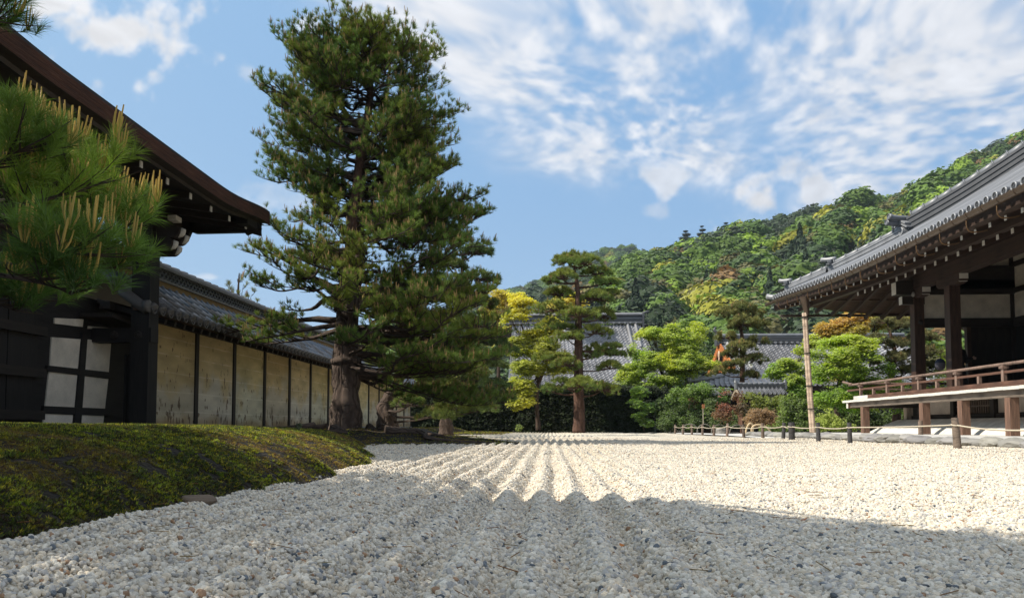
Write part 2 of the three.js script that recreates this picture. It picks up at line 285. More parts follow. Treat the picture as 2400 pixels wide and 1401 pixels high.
{ // moss bank and the mossy islands: soil sheet, then tufts
  const xs = [...uniform(-11, -6, 14), ...uniform(-6, -0.3, 150).slice(1)], ds = []; for (let d = 0.7; d < 45; d *= 1.022) ds.push(d);
  const mT = tex(512, (u, v) => { const a = fbm(u * 6, v * 6, 5, 6, 2), b = noise(u * 110, v * 110, 110, 7), g = clamp(0.5 + a + 0.4 * b); return [lerp(0.016, 0.05, g), lerp(0.012, 0.042, g), lerp(0.006, 0.010, g)]; });
  const mB = tex(512, (u, v) => 0.5 + 0.3 * noise(u * 110, v * 110, 110, 7) + 0.3 * fbm(u * 30, v * 30, 3, 30, 3), { color: false });
  structure('moss_bank', sheet(xs.length - 1, ds.length - 1, (i, j) => V(xs[i], mossY(xs[i], ds[j]), -ds[j]), 0.6), mat([0.34, 0.26, 0.16], 1, { map: mT, bumpMap: mB, bumpScale: 0.015 }));
  const sprig = (n, seed) => { const r = rng(seed), pos = [], idx = [], uv = []; for (let k = 0; k < n; k++) { const a = r() * 6.28, t = 0.25 + 0.75 * r(), l = 0.6 + 0.6 * r(), dx = Math.cos(a) * Math.cos(t) * l, dz = Math.sin(a) * Math.cos(t) * l, dy = Math.sin(t) * l, w = 0.16, o = pos.length / 3; pos.push(-Math.sin(a) * w, 0, Math.cos(a) * w, Math.sin(a) * w, 0, -Math.cos(a) * w, dx, dy, dz); uv.push(0, 0, 1, 0, 0.5, 1); idx.push(o, o + 1, o + 2); } const g = new THREE.BufferGeometry(); g.setAttribute('position', new THREE.Float32BufferAttribute(pos, 3)); g.setAttribute('uv', new THREE.Float32BufferAttribute(uv, 2)); g.setIndex(idx); g.computeVertexNormals(); return g; };
  const mixC0 = (a, b, t) => a.map((q, k) => lerp(q, b[k], t)), r = rng(77), sets = [new Copies(), new Copies(), new Copies()], mossM = leafMat([1, 1, 1], 0.35);
  const zone = (x0, x1, d0, d1, dens, s0, s1) => {
    const n = Math.round((x1 - x0) * (d1 - d0) * dens);
    for (let i = 0; i < n; i++) {
      const x = lerp(x0, x1, r()), d = lerp(d0, d1, r()), h = mossY(x, d); if (h < 0.0 || x < -0.8 * d - 0.3) continue;
      const p = fbm(x * 2.2, d * 2.2, 4, 0, 3) + 0.25 * noise(x * 14, d * 14, 0, 9), old = ss(-0.12, 0.42, p + 0.35 * ss(edgeX(d) - 0.9, edgeX(d) - 0.1, x) * ss(3, 5.5, d) - 0.15 + 0.12 * (r() - 0.5)), br = 0.55 + 0.75 * r();
      const t = r(); const sunny = ss(-0.2, 0.3, noise(x * 9, d * 9, 0, 15)); let c = t < 0.27 ? mixC0([0.12, 0.18, 0.010], [0.36, 0.44, 0.018], sunny) : t < 0.58 ? [0.05, 0.075, 0.008] : t < 0.74 ? [0.46, 0.40, 0.02] : [0.05, 0.03, 0.013];
      const b = [[0.26, 0.15, 0.035], [0.19, 0.085, 0.035], [0.40, 0.30, 0.03]][Math.floor(r() * 3)];
      c = c.map((q, k) => lerp(q, b[k], old * 0.8) * br);
      if (r() < 0.25 * old || noise(x * 19, d * 19, 0, 13) + 0.35 * noise(x * 47, d * 47, 0, 14) < -0.5) continue;
      sets[i % 3].add(V(x, h - 0.004, -d), turn(V((r() - 0.5) * 0.7, 1, (r() - 0.5) * 0.7).normalize(), r() * 6), lerp(s0, s1, r() * r()) * (1 - 0.3 * old), c);
    }
  };
  zone(-3.3, -1.25, 1.6, 4.2, 26000, 0.011, 0.03); zone(-5.2, -1.2, 4.2, 7.4, 10500, 0.014, 0.034); zone(-7, -1.6, 7.4, 13, 2800, 0.02, 0.045); zone(-7, -0.6, 13, 20, 800, 0.022, 0.045); zone(-6, -1.4, 23, 25.5, 300, 0.03, 0.06); zone(-6, -1.5, 30, 42, 120, 0.04, 0.09);
  sets.forEach((s, k) => s.build('moss', sprig(9, 40 + k), mossM, null, 'stuff'));
}
{ // dry needles and bits of twig lying about
  const r = rng(61), c = new Copies(), g = new THREE.CylinderGeometry(0.0011, 0.0009, 0.075, 4);
  for (let i = 0; i < 260; i++) { const d = 1.2 + 5 * Math.pow(r(), 1.4), x = lerp(-2.2, 0.62 * d, Math.pow(r(), 1.3)), y = Math.max(gravelY(x, d), mossY(x, d)) + 0.012; c.add(V(x, y, -d), turn(V(r() - 0.5, 0.12 * (r() - 0.5), r() - 0.5).normalize(), 0), 0.6 + 0.8 * r(), [0.16 + 0.1 * r(), 0.09 + 0.05 * r(), 0.035]); }
  c.build('litter', g, mat([1, 1, 1], 0.9), null, 'stuff');
}
// terrace in front of the hall, its edging stones, and the pale path beyond
{
  const tT = tex(256, (u, v) => { const c = 0.62 + 0.12 * fbm(u * 5, v * 5, 5, 5, 4) + 0.05 * noise(u * 90, v * 90, 90); return [c, c * 0.985, c * 0.95]; });
  const pale = mat([0.92, 0.92, 0.92], 0.9, { map: rep(tT, 0.3) });
  const g = sheet(16, 60, (i, j) => { const d = lerp(4, 27.5, j / 60), x = i === 0 ? 7.16 : lerp(7.2, 22, Math.pow((i - 1) / 15, 1.4)); return V(x + (i < 2 ? 0.05 * noise(d * 1.3, 3) : 0), i === 0 ? -0.03 : 0.115, -d); }, 1);
  const terrace = structure('terrace', g, pale);
  structure('path', sheet(12, 12, (i, j) => V(lerp(6.0 + 0.9 * ss(26, 20, lerp(17, 38, j / 12)), 14, i / 12), 0.012 + 0.03 * noise(i * 0.7, j * 0.6), -lerp(17, 38, j / 12)), 1), pale);
  const r = rng(91); let d = 4.6;
  while (d < 27) {
    const len = 0.22 + 0.42 * r(), st = pebble(Math.floor(r() * 900), 2), q = 0.75 + 0.5 * r();
    const geo = st.scale(0.34 + 0.16 * r(), 0.20 + 0.07 * r(), len * 1.12).rotateY((r() - 0.5) * 0.3).translate(7.08 + 0.06 * noise(d * 1.3, 3), 0.045 + 0.02 * r(), -(d + len / 2));
    part(terrace, 'edging_stone', geo, mat([0.30 * q, 0.29 * q, (0.265 + 0.04 * (r() - 0.3)) * q], 0.85, { map: grime, bumpMap: grimeB, bumpScale: 0.01 }));
    d += len * 0.98;
  }
}

// ================================================================ long plaster wall on the left
{
  const X = -7.2, D0 = 12.9, D1 = 40, w = thing('garden_wall', 'long tan plaster wall with dark posts under a grey tiled roof along the left', 'wall', V(X, 0.2, -20));
  const plaster = (seed) => tex(512, (u, v) => {                     // one bay: u along, v up; five pale lines, a worn grey foot, flakes
    const n = fbm(u * 4 + seed, v * 4, 5, 0, seed), m = fbm(u * 3 + seed * 2, v * 9, 4, 0, seed + 5);
    let c = [0.63, 0.49, 0.25].map((q, k) => lerp(q, [0.63, 0.57, 0.43][k], ss(0.62, 0.30, v + 0.35 * n)));
    c = c.map((q, k) => lerp(q, [0.42, 0.31, 0.17][k], ss(0.16, 0.02, v + 0.12 * n)));
    const fl = fbm(u * 34 + seed * 3, v * 13, 5, 0, seed + 9) + 0.2 * fbm(u * 4 + seed, v * 3, 2, 0, seed) + 0.24 * ss(0.36, 0.06, v) - 0.04 * ss(0.1, 0, v);
    c = c.map((q, k) => lerp(q, [0.15, 0.095, 0.05][k], 0.85 * ss(0.44, 0.52, fl)));
    for (const y of [0.17, 0.36, 0.54, 0.71, 0.87]) { const e = Math.abs(v - y - 0.004 * noise(u * 6, y * 40)); c = c.map((q) => q + 0.16 * ss(0.008, 0.003, e) * (0.6 + 0.5 * noise(u * 14, y * 90))); }
    return c.map((q) => q * (0.95 + 0.35 * m));
  });
  const bays = [1, 2, 3, 4].map((s) => mat([1, 1, 1], 0.92, { map: plaster(s), bumpMap: grimeB, bumpScale: 0.002 }));
  const posts = [13.45]; for (let d = 15.34; d < D1; d += 1.885) posts.push(d);
  const H0 = 0.27, H1 = 2.26;
  posts.forEach((d, i) => {
    part(w, 'post', bx(X - 0.14, X + 0.03, H0 - 0.05, H1, d - 0.07, d + 0.07), MT.dark);
    const e = posts[i + 1] ?? D1, g = bx(X - 0.22, X, H0 + 0.06, H1, d + 0.07, e - 0.07), uv = g.attributes.uv, p = g.attributes.position;
    for (let k = 0; k < p.count; k++) uv.setXY(k, (-p.getZ(k) - d) / 1.885, (p.getY(k) - H0) / (H1 - H0));
    { const flip = (i * 7) % 3 === 0; for (let k = 0; k < p.count; k++) uv.setX(k, flip ? 1 - uv.getX(k) : uv.getX(k)); const q = 0.86 + 0.22 * (((i * 37) % 10) / 10), bm = bays[i % 4].clone(); bm.color.setRGB(q, q * (0.97 + 0.03 * ((i * 13) % 3)), q * (0.92 + 0.05 * ((i * 5) % 3))); part(w, 'plaster_panel', g, bm); }
  });
  part(w, 'sill', bx(X - 0.26, X + 0.05, H0 - 0.3, H0 + 0.06, D0, D1), MT.stone);
  // eave: beam, rafters
  part(w, 'eave_beam', bx(X - 0.05, X + 0.12, H1 - 0.04, H1 + 0.09, 12, D1), MT.dark);
  const raf = beam(V(X - 0.2, H1 + 0.12, 0), V(X + 0.60, H1 - 0.13, 0), 0.075, 0.085);
  for (let d = 12.2; d < D1 - 0.2; d += 0.345) part(w, 'rafter', raf, MT.dark, { place: V(0, 0, -d) });
  part(w, 'eave_board', bx(X + 0.50, X + 0.62, H1 - 0.06, H1 + 0.03, 12, D1), wood([0.085, 0.05, 0.03], 0.8));
  // roof slope: S(t) from the eave (t = 0) up to the ridge (t = 1)
  const S = (t) => V(X + 0.72 - 0.98 * t, H1 + 0.02 + 0.80 * t - 0.10 * t * (1 - t), 0);
  part(w, 'tile_bed', sheet(10, Math.round((D1 - 12) / 0.09), (i, j) => { const p = S(i / 10), d = 12 + j * 0.09; return V(p.x, p.y + 0.012 * Math.cos(2 * Math.PI * d / 0.27), -d); }, 1, false), MT.tileD);
  part(w, 'tile_bed', sheet(4, 4, (i, j) => { const p = S(i / 4); return V(2 * (X - 0.26) - p.x, p.y, -lerp(12, D1, j / 4)); }, 1), MT.tileD);
  // round tiles, five to a row; the nearest 300 one by one
  const seg = [0, 1, 2, 3, 4].map((k) => { const a = S(k / 5), b = S((k + 1.06) / 5), d = b.clone().sub(a).normalize(), up = V(-d.y, d.x, 0).multiplyScalar(0.012 + 0.004); return tube([a.clone().add(up), b.clone().add(up)], [0.079, 0.070], { seg: 8, per: 1 }); });
  const nose = merge([tube([S(0).add(V(0.075, -0.05, 0)), S(0).add(V(0.02, 0, 0))], [0.088, 0.086], { seg: 10, per: 1 }), new THREE.TorusGeometry(0.07, 0.012, 5, 12).rotateY(Math.PI / 2).translate(S(0).x + 0.08, S(0).y - 0.05, 0), new THREE.SphereGeometry(0.035, 6, 4).scale(0.5, 1, 1).translate(S(0).x + 0.075, S(0).y - 0.05, 0)]);
  const r = rng(14), far = []; let n = 0;
  for (let d = 12.12; d < D1; d += 0.27, n++) {
    if (n < 56) {
      for (let k = 0; k < 5; k++) { const t = r(); part(w, 'roof_tile', seg[k], k > 2 ? (t < 0.3 ? MT.tile : MT.tileBlue) : t < 0.5 ? MT.tileOld : t < 0.8 ? MT.tile : MT.tileBlue, { place: V(0, 0.01 * (r() - 0.5), -d) }); }
      part(w, 'tile_end', nose, MT.tileOld, { place: V(0, 0, -d) });
    } else { for (let k = 0; k < 5; k++) far.push(seg[k].clone().translate(0, 0, -d)); far.push(nose.clone().translate(0, 0, -d)); }
  }
  part(w, 'roof_tiles', merge(far), MT.tile, { kind: 'stuff' });
  // ridge: clay bed, board of pierced tiles, cap tiles
  const RX = X - 0.26, RY = H1 + 0.74;
  part(w, 'ridge_bed', bx(RX - 0.2, RX + 0.21, RY - 0.06, RY + 0.04, 12, D1), MT.clay);
  part(w, 'ridge_course', bx(RX - 0.19, RX + 0.25, RY + 0.04, RY + 0.085, 12, D1), MT.tileOld);
  part(w, 'ridge_core', bx(RX - 0.1, RX + 0.1, RY + 0.085, RY + 0.30, 12, D1), MT.tileD);
  const wave = new THREE.TorusGeometry(0.075, 0.019, 5, 10, Math.PI).rotateY(Math.PI / 2), rows = [];
  for (let d = 12.1; d < D1; d += 0.15) for (const k of [0, 1, 2]) rows.push(wave.clone().translate(RX + 0.115, RY + 0.09 + 0.07 * k, -d - 0.075 * (k % 2)));
  part(w, 'ridge_pattern', merge(rows), MT.tileD, { kind: 'stuff' });
  part(w, 'ridge_course', bx(RX - 0.2, RX + 0.2, RY + 0.30, RY + 0.335, 12, D1), MT.tileOld);
  const cap = tube([V(RX, RY + 0.36, 0.19), V(RX, RY + 0.375, -0.19)], [0.105, 0.125], { seg: 9, per: 1 });
  for (let d = 12.2, k = 0; d < D1; d += 0.36, k++) part(w, 'ridge_cap', cap, MT.tileOld, { place: V(0, 0, -d) });
  // curled ornament at the near end of the eave
  part(w, 'ridge_ornament', merge([tube([V(X + 0.62, 2.32, -12.1), V(X + 0.66, 2.42, -12.2), V(X + 0.58, 2.5, -12.3), V(X + 0.5, 2.44, -12.25), V(X + 0.56, 2.38, -12.2)], [0.07, 0.05, 0.05, 0.04], { seg: 7, per: 0.04 }), tube([V(X + 0.74, 2.2, -12.02), V(X + 0.3, 2.52, -12.02)], [0.09, 0.085], { seg: 10, per: 0.2 }), tube([V(X + 0.78, 2.26, -12.0), V(X + 0.70, 2.26, -12.0)], [0.10, 0.10], { seg: 12, per: 1 })]), MT.tileOld);
}
// ================================================================ gate with the great dark roof
{
  const g = thing('temple_gate', 'dark timber gate with a thick bark-edged roof at the left edge of the photo', 'gate', V(-6.8, 0.25, -10.5));
  const EX = -5.05, TIP = 13.55, NEAR = 6.2;
  const lift = (d) => 0.17 * Math.pow(ss(TIP - 2.4, TIP, d), 1.6) + 0.05 * ss(NEAR + 1.5, NEAR, d);
  // roof: layered bark edge along the eave, swept up at the end, and the slopes to the ridge
  const slope = (t, d) => V(EX - 2.05 * t, 4.05 + lift(d) * (1 - t) + 1.0 * t + 0.3 * t * (t - 1), -d);
  const nd = 48, dd = (j) => lerp(NEAR, TIP, j / nd);
  part(g, 'roof', sheet(12, nd, (i, j) => slope(i / 12, dd(j)), 1), MT.thatch);
  part(g, 'roof', sheet(12, nd, (i, j) => { const p = slope(i / 12, dd(j)); return V(2 * (EX - 2.05) - p.x, p.y, p.z); }, 1), MT.thatch);
  const strip = (dx0, y0, dx1, y1, m, name) => part(g, name, merge([sheet(1, nd, (i, j) => { const d = dd(j), k = i ? [dx1, y1] : [dx0, y0]; return V(EX + k[0], 4.05 + k[1] + lift(d), -d); }, 1, false)]), m);
  strip(0, 0, 0.0, -0.035, MT.black, 'eave_lip'); strip(0, -0.035, -0.035, -0.205, MT.thatch, 'eave_edge'); strip(-0.035, -0.205, -0.16, -0.22, MT.dark, 'eave_underside'); strip(-0.16, -0.22, -0.18, -0.262, MT.dark, 'eave_board'); strip(-0.18, -0.262, -0.28, -0.225, MT.black, 'eave_underside'); strip(-0.28, -0.225, -1.9, 0.12, MT.dark, 'soffit');
  // far gable: bark end, barge board with its rounded nose
  const endShape = (t, dy) => { const p = slope(t, TIP); return V(p.x, p.y + dy, p.z); };
  part(g, 'gable_edge', sheet(12, 1, (i, j) => endShape(i / 12, j ? -0.24 : 0), 1), MT.thatch);
  part(g, 'barge_board', merge([sheet(12, 1, (i, j) => endShape(0.06 + i / 12 * 0.94, j ? -0.5 : -0.24).add(V(0, 0, 0.06)), 1), beam(V(EX - 0.16, 3.98, -TIP + 0.1), V(EX - 0.42, 3.86, -TIP + 0.1), 0.10, 0.2), beam(V(EX - 0.40, 3.88, -TIP + 0.1), V(EX - 1.3, 3.87, -TIP + 0.1), 0.12, 0.12), beam(V(EX - 1.28, 3.9, -TIP + 0.1), V(EX - 2.1, 4.25, -TIP + 0.1), 0.12, 0.2)]), MT.black);
  part(g, 'barge_board', merge([bx(-6.45, -5.36, 3.84, 4.2, TIP - 0.2, TIP - 0.1), beam(V(-5.32, 3.93, -TIP + 0.6), V(-5.32, 3.93, -TIP + 0.1), 0.2, 0.16), beam(V(-6.4, 3.9, -TIP + 0.15), V(-7.1, 4.2, -TIP + 0.15), 0.1, 0.5)]), MT.black);
  part(g, 'painted_end', merge([tube([V(EX - 0.20, 4.0, -TIP + 0.1), V(EX - 0.27, 3.92, -TIP + 0.1), V(EX - 0.36, 3.86, -TIP + 0.1)], [0.045, 0.05, 0.045], { seg: 8, per: 0.04 })]), MT.white);
  // rafters with white ends under the eave
  const raf = beam(V(-5.36, 3.77, 0), V(-6.75, 3.98, 0), 0.075, 0.10), white = box(0.012, 0.085, 0.065);
  for (let d = 8.3; d < TIP - 0.3; d += 0.70) { const o = part(g, 'rafter', raf, MT.dark, { place: V(0, 0.6 * lift(d), -d) }), e = new THREE.Mesh(white, MT.white); e.name = 'painted_end'; e.position.set(-5.35, 3.768, 0); e.castShadow = e.receiveShadow = true; o.add(e); }
  part(g, 'eave_beam', bx(-6.9, -6.5, 3.6, 3.92, NEAR + 0.2, TIP - 0.35), MT.dark);
  part(g, 'ridge', bx(EX - 2.25, EX - 1.85, 4.95, 5.2, NEAR, TIP), MT.dark);
  // pillars, bracket arms with white noses
  const pillar = (x, d, w) => part(g, 'pillar', bx(x - w / 2, x + w / 2, 0.1, 3.62, d - w / 2, d + w / 2), MT.black);
  pillar(-6.6, 12.2, 0.30); pillar(-6.6, 8.4, 0.30); pillar(-8.3, 12.2, 0.34); pillar(-8.3, 8.4, 0.34);
  const armShape = new THREE.Shape(); armShape.moveTo(0, 0); armShape.lineTo(0.62, 0); armShape.quadraticCurveTo(0.72, 0.04, 0.70, 0.13); armShape.lineTo(0.64, 0.19); armShape.lineTo(0, 0.19);
  const arm = new THREE.ExtrudeGeometry(armShape, { depth: 0.16, bevelEnabled: true, bevelSize: 0.01, bevelThickness: 0.01, bevelSegments: 1, curveSegments: 6 }).translate(0, 0, -0.08);
  const nose = merge([tube([V(0.62, 0.035, 0), V(0.7, 0.075, 0), V(0.735, 0.15, 0)], [0.04, 0.062, 0.04], { seg: 9, per: 0.04 })]);
  for (const [d, y, l] of [[12.2, 3.42, 0], [12.2, 3.22, -0.12], [12.5, 3.38, -0.08], [12.5, 3.2, -0.2]]) { const o = part(g, 'bracket_arm', arm, MT.dark, { place: V(-6.72 + l, y, -d) }), e = new THREE.Mesh(nose, MT.white); e.name = 'painted_end'; e.castShadow = e.receiveShadow = true; o.add(e); }
  part(g, 'bracket', merge([bx(-6.42, -6.22, 3.56, 3.60, 12.15, 12.4), bx(-6.26, -6.12, 3.72, 3.80, 12.2, 12.4)]), MT.white);
  // cross frame towards the viewer
  part(g, 'beam', bx(-8.6, -6.42, 1.69, 1.92, 12.06, 12.3), MT.black);
  for (const x of [-6.62, -7.02]) part(g, 'nail_cover', merge([new THREE.CylinderGeometry(0.06, 0.075, 0.03, 6).rotateX(Math.PI / 2).translate(x, 1.8, -12.03), new THREE.SphereGeometry(0.025, 6, 4).translate(x, 1.8, -12.01)]), MT.dark);
  const pl = 9; for (let i = 0; i < pl; i++) { const x = lerp(-6.93, -6.5, i / pl); part(g, 'plank', bx(x + 0.003, x + 0.43 / pl - 0.003, 0.15, 1.5, 12.2 + 0.006 * (i % 3), 12.25 + 0.006 * (i % 3)), i === 5 ? wood([0.04, 0.035, 0.035]) : MT.black); }
  // wing with four white panels in a dark frame, leaning a little
  const P = (px, py) => { const a = at(px, py, 1), k = -7.42 / a.x; return V(-7.42, EYE + (a.y - EYE) * k, -k); };
  const quad = (a, b, c, d, th) => { const q = [P(...a), P(...b), P(...c), P(...d)], ge = new THREE.BufferGeometry(), pos = [], uv = []; for (const [i, j, k] of [[0, 1, 2], [0, 2, 3]]) for (const p of [q[i], q[j], q[k]]) { pos.push(p.x + th, p.y, p.z); uv.push(-p.z * 0.7, p.y * 0.7); } const f = [[0, 1], [1, 2], [2, 3], [3, 0]]; for (const [i, j] of f) for (const [p, t] of [[q[i], th], [q[j], th], [q[j], 0], [q[i], th], [q[j], 0], [q[i], 0]]) { pos.push(p.x + t, p.y, p.z); uv.push(-p.z * 0.7, p.y * 0.7); } ge.setAttribute('position', new THREE.Float32BufferAttribute(pos, 3)); ge.setAttribute('uv', new THREE.Float32BufferAttribute(uv, 2)); ge.computeVertexNormals(); return ge; };
  const panelM = mat([0.78, 0.70, 0.58], 0.9, { map: grime });
  part(g, 'plaster_panel', quad([117, 790], [186, 795], [180, 864], [113, 857], 0.02), panelM); part(g, 'plaster_panel', quad([198, 795], [257, 800], [251, 872], [194, 868], 0.02), panelM);
  part(g, 'plaster_panel', quad([111, 871], [179, 879], [170, 955], [102, 951], 0.02), panelM); part(g, 'plaster_panel', quad([192, 881], [250, 888], [242, 958], [184, 955], 0.02), panelM);
  part(g, 'plaster_panel', quad([99, 969], [167, 972], [163, 1010], [96, 1010], 0.02), panelM); part(g, 'plaster_panel', quad([181, 972], [240, 974], [236, 1010], [177, 1010], 0.02), panelM);
  part(g, 'plaster_panel', quad([124, 745], [192, 748], [190, 766], [124, 758], 0.02), panelM); part(g, 'plaster_panel', quad([204, 764], [262, 769], [260, 772], [203, 770], 0.02), panelM);
  part(g, 'frame', bx(-7.52, -7.42, 0.1, 2.4, 7.2, 13.6), MT.black);
  part(g, 'frame_bar', merge([quad([186, 780], [198, 780], [181, 1010], [165, 1010], 0.05)]), MT.black); part(g, 'frame_bar', quad([104, 856], [260, 873], [259, 888], [102, 870], 0.045), MT.black); part(g, 'frame_bar', quad([95, 951], [258, 958], [257, 974], [93, 968], 0.045), MT.black);
  part(g, 'canopy', beam(P(180, 738).add(V(0.3, 0, 0)), P(272, 768).add(V(0.2, 0, 0)), 0.5, 0.06), MT.dark);
  // side of the gate nearer the viewer: boards
  for (let d = 6.9, i = 0; d < 10.6; d += 0.31, i++) part(g, 'plank', bx(-7.34 - 0.01 * (i % 2), -7.30 - 0.01 * (i % 2), 0.1, 3.6, d + 0.005, d + 0.305), MT.black);
  for (const y of [0.42, 1.02, 1.62, 2.6]) part(g, 'rail', bx(-7.31, -7.22, y, y + 0.13, 6.9, 10.7), MT.dark);
  part(g, 'foundation', bx(-8.6, -7.1, 0.0, 0.33, 6.9, 12.4), MT.stone);
}

// ================================================================ hall on the right
{
  const h = thing('temple_hall', 'large temple hall with tiled hip roof and railed veranda on the right', 'hall', V(12, 0.12, -18));
  const EX = 8.9, NEAR = 6, END = 30.8;                             // eave line, and how far the hall reaches
  const lift = (d) => 0.50 * Math.pow(ss(18, END + 3, d), 1.5) * 1.25;
  const S = (x, d) => { const t = x - EX; return 4.86 + 0.50 * t + 0.017 * t * t + lift(d) * clamp(1 - t / 5); };
  const xe = (d) => Math.min(19, EX + (END - d));
  // ---- roof towards the garden, and the end slope
  part(h, 'tile_bed', sheet(26, 110, (i, j) => { const d = lerp(NEAR, END - 0.02, j / 110), x = lerp(EX + 0.02, Math.max(EX + 0.1, xe(d)), i / 26); return V(x, S(x, d), -d); }, 1), MT.tileD);
  part(h, 'tile_bed', sheet(20, 40, (i, j) => { const t = j / 40, x0 = EX + t * 8, x = lerp(x0, 26, i / 20), d = END - t * 8; return V(x, 4.86 + 0.5 * t * 8 + 0.017 * t * t * 64 + 0.78 * clamp(1 - t * 8 / 5) * Math.exp(-Math.pow((x - x0) / 3.2, 2)), -d); }, 1), MT.tileD);
  const ringGeo = new THREE.TorusGeometry(0.083, 0.018, 6, 18).rotateY(-Math.PI / 2), endGeo = (() => { const disc = new THREE.CylinderGeometry(0.09, 0.09, 0.07, 16).rotateX(Math.PI / 2).translate(0, 0, -0.038), pets = []; for (let k = 0; k < 6; k++) pets.push(new THREE.SphereGeometry(0.017, 5, 4).scale(1.25, 1, 0.7).translate(0.036, 0, 0).rotateZ(k * Math.PI / 3)); pets.push(new THREE.SphereGeometry(0.016, 5, 4)); return merge([disc, ...pets]).rotateY(-Math.PI / 2); })();
  const lipGeo = (() => { const s = new THREE.Shape(); const n = 8, w = 0.085; for (let i = 0; i <= n; i++) { const a = lerp(-w, w, i / n); s[i ? 'lineTo' : 'moveTo'](a, -0.03 - 0.035 * (1 - (a / w) ** 2)); } for (let i = n; i >= 0; i--) { const a = lerp(-w, w, i / n); s.lineTo(a, 0.015 - 0.035 * (1 - (a / w) ** 2)); } return new THREE.ExtrudeGeometry(s, { depth: 0.16, bevelEnabled: false, curveSegments: 4 }).rotateY(Math.PI / 2); })();
  const light = mat([0.30, 0.31, 0.33], 0.34, { map: grime, bumpMap: grimeB, bumpScale: 0.002 }), tr = rng(17), tileL = mat([0.25, 0.26, 0.28], 0.33, { map: grime, bumpMap: grimeB, bumpScale: 0.002 }), tileM2 = mat([0.155, 0.16, 0.175], 0.42, { map: grime }), lipM = mat([0.20, 0.155, 0.10], 0.7, { map: grime }), sp = 0.312;
  for (let d = NEAR + 0.1; d < END - 0.2; d += sp) {
    const x1 = Math.max(EX + 0.25, xe(d) - 0.1), pts = [0, 0.34, 0.67, 1].map((t) => { const x = lerp(EX, x1, t); return V(x, S(x, d) + 0.03, -d); });
    const o = part(h, 'roof_tile', tube(pts, [0.076], { seg: 8, per: 0.5, cap: false }), [MT.tile, tileL, MT.tile, tileM2][Math.floor(tr() * 4)]);
    part(o, 'tile_end', endGeo, MT.tileD, { place: V(EX - 0.02, S(EX, d) + 0.03, -d) }); part(o, 'tile_ring', ringGeo, light, { place: V(EX - 0.025, S(EX, d) + 0.03, -d) }); part(o, 'eave_tile', lipGeo, lipM, { place: V(EX + 0.01, S(EX, d + sp / 2) + 0.02, -d - sp / 2) });
  }
  // ---- hip ridge in three steps, each ending in an ornament
  const hip = (s, dy = 0) => V(EX + s, S(EX + s, END - s) + dy, -(END - s)), dirx = V(-1, 0, -1).normalize();
  const ridge = (s0, s1, hgt, wid, courses, m) => {
    const n = Math.ceil((s1 - s0) / 0.2), pts = Array.from({ length: n + 1 }, (_, i) => hip(lerp(s0, s1, i / n)));
    for (let k = 0; k < courses; k++) {                              // courses of flat tiles, each a little proud of the next
      const y0 = hgt * k / courses - 0.05, y1 = hgt * (k + 1) / courses - 0.05 - 0.012, w = wid * (k % 2 ? 0.86 : 1), side = V(1, 0, -1).normalize().multiplyScalar(w / 2), gs = [];
      for (const [a, b, ya, yb] of [[1, 1, y0, y1], [-1, -1, y0, y1], [1, -1, y1, y1]]) gs.push(sheet(n, 1, (i, j) => pts[i].clone().addScaledVector(side, j ? b : a).add(V(0, j ? yb : ya, 0)), 1));
      part(h, 'ridge_course', merge(gs), m);
    }
    const cm = (s1 - s0) > 2.7 ? MT.tile : mat([0.24, 0.25, 0.27], 0.36, { map: grime });
    for (let s = s0 + 0.1; s < s1; s += 0.30) { const a = hip(s, hgt - 0.02), b = hip(Math.min(s1, s + 0.31), hgt - 0.02); part(h, 'ridge_cap', tube([a, b], [wid * 0.34, wid * 0.38], { seg: 9, per: 1 }), cm); const q = hip(s, hgt + wid * 0.25 - 0.02); part(h, 'cap_band', new THREE.TorusGeometry(wid * 0.42, 0.022, 5, 12).applyQuaternion(new THREE.Quaternion().setFromUnitVectors(V(0, 0, 1), b.clone().sub(a).normalize())).translate(a.x, a.y, a.z), cm); }
  };
    ridge(0.5, 1.62, 0.30, 0.26, 4, light); ridge(1.75, 3.55, 0.36, 0.28, 5, light); ridge(3.7, 9.2, 0.62, 0.40, 7, MT.tileD);
  const face = (s, hgt, k) => {                                     // ridge-end ornament: plate, ring, stepped hood, projecting round tile
    const p = hip(s), q = new THREE.Quaternion().setFromUnitVectors(V(0, 0, 1), dirx), put = (g) => g.applyQuaternion(q).translate(p.x, p.y, p.z);
    const o = part(h, 'ridge_ornament', put(merge([new THREE.BoxGeometry(0.34 * k, hgt * 0.62, 0.1).translate(0, hgt * 0.28, 0.02), new THREE.BoxGeometry(0.40 * k, 0.05, 0.13).rotateZ(0.18).translate(-0.1 * k, hgt * 0.66, 0.03), new THREE.BoxGeometry(0.40 * k, 0.05, 0.13).rotateZ(-0.18).translate(0.1 * k, hgt * 0.66, 0.03), new THREE.BoxGeometry(0.30 * k, 0.05, 0.15).translate(0, hgt * 0.80, 0.03), new THREE.BoxGeometry(0.36 * k, 0.05, 0.15).translate(0, hgt * 0.90, 0.03)])), MT.tile);
    part(o, 'ring', put(merge([new THREE.TorusGeometry(0.095 * k, 0.022 * k, 6, 18).translate(0, hgt * 0.27, 0.09), new THREE.CylinderGeometry(0.095 * k, 0.095 * k, 0.03, 16).rotateX(Math.PI / 2).translate(0, hgt * 0.27, 0.075), new THREE.BoxGeometry(0.03 * k, 0.12 * k, 0.02).rotateZ(0.5).translate(-0.03 * k, hgt * 0.27, 0.1), new THREE.BoxGeometry(0.03 * k, 0.12 * k, 0.02).rotateZ(-0.5).translate(0.03 * k, hgt * 0.27, 0.1)])), light);
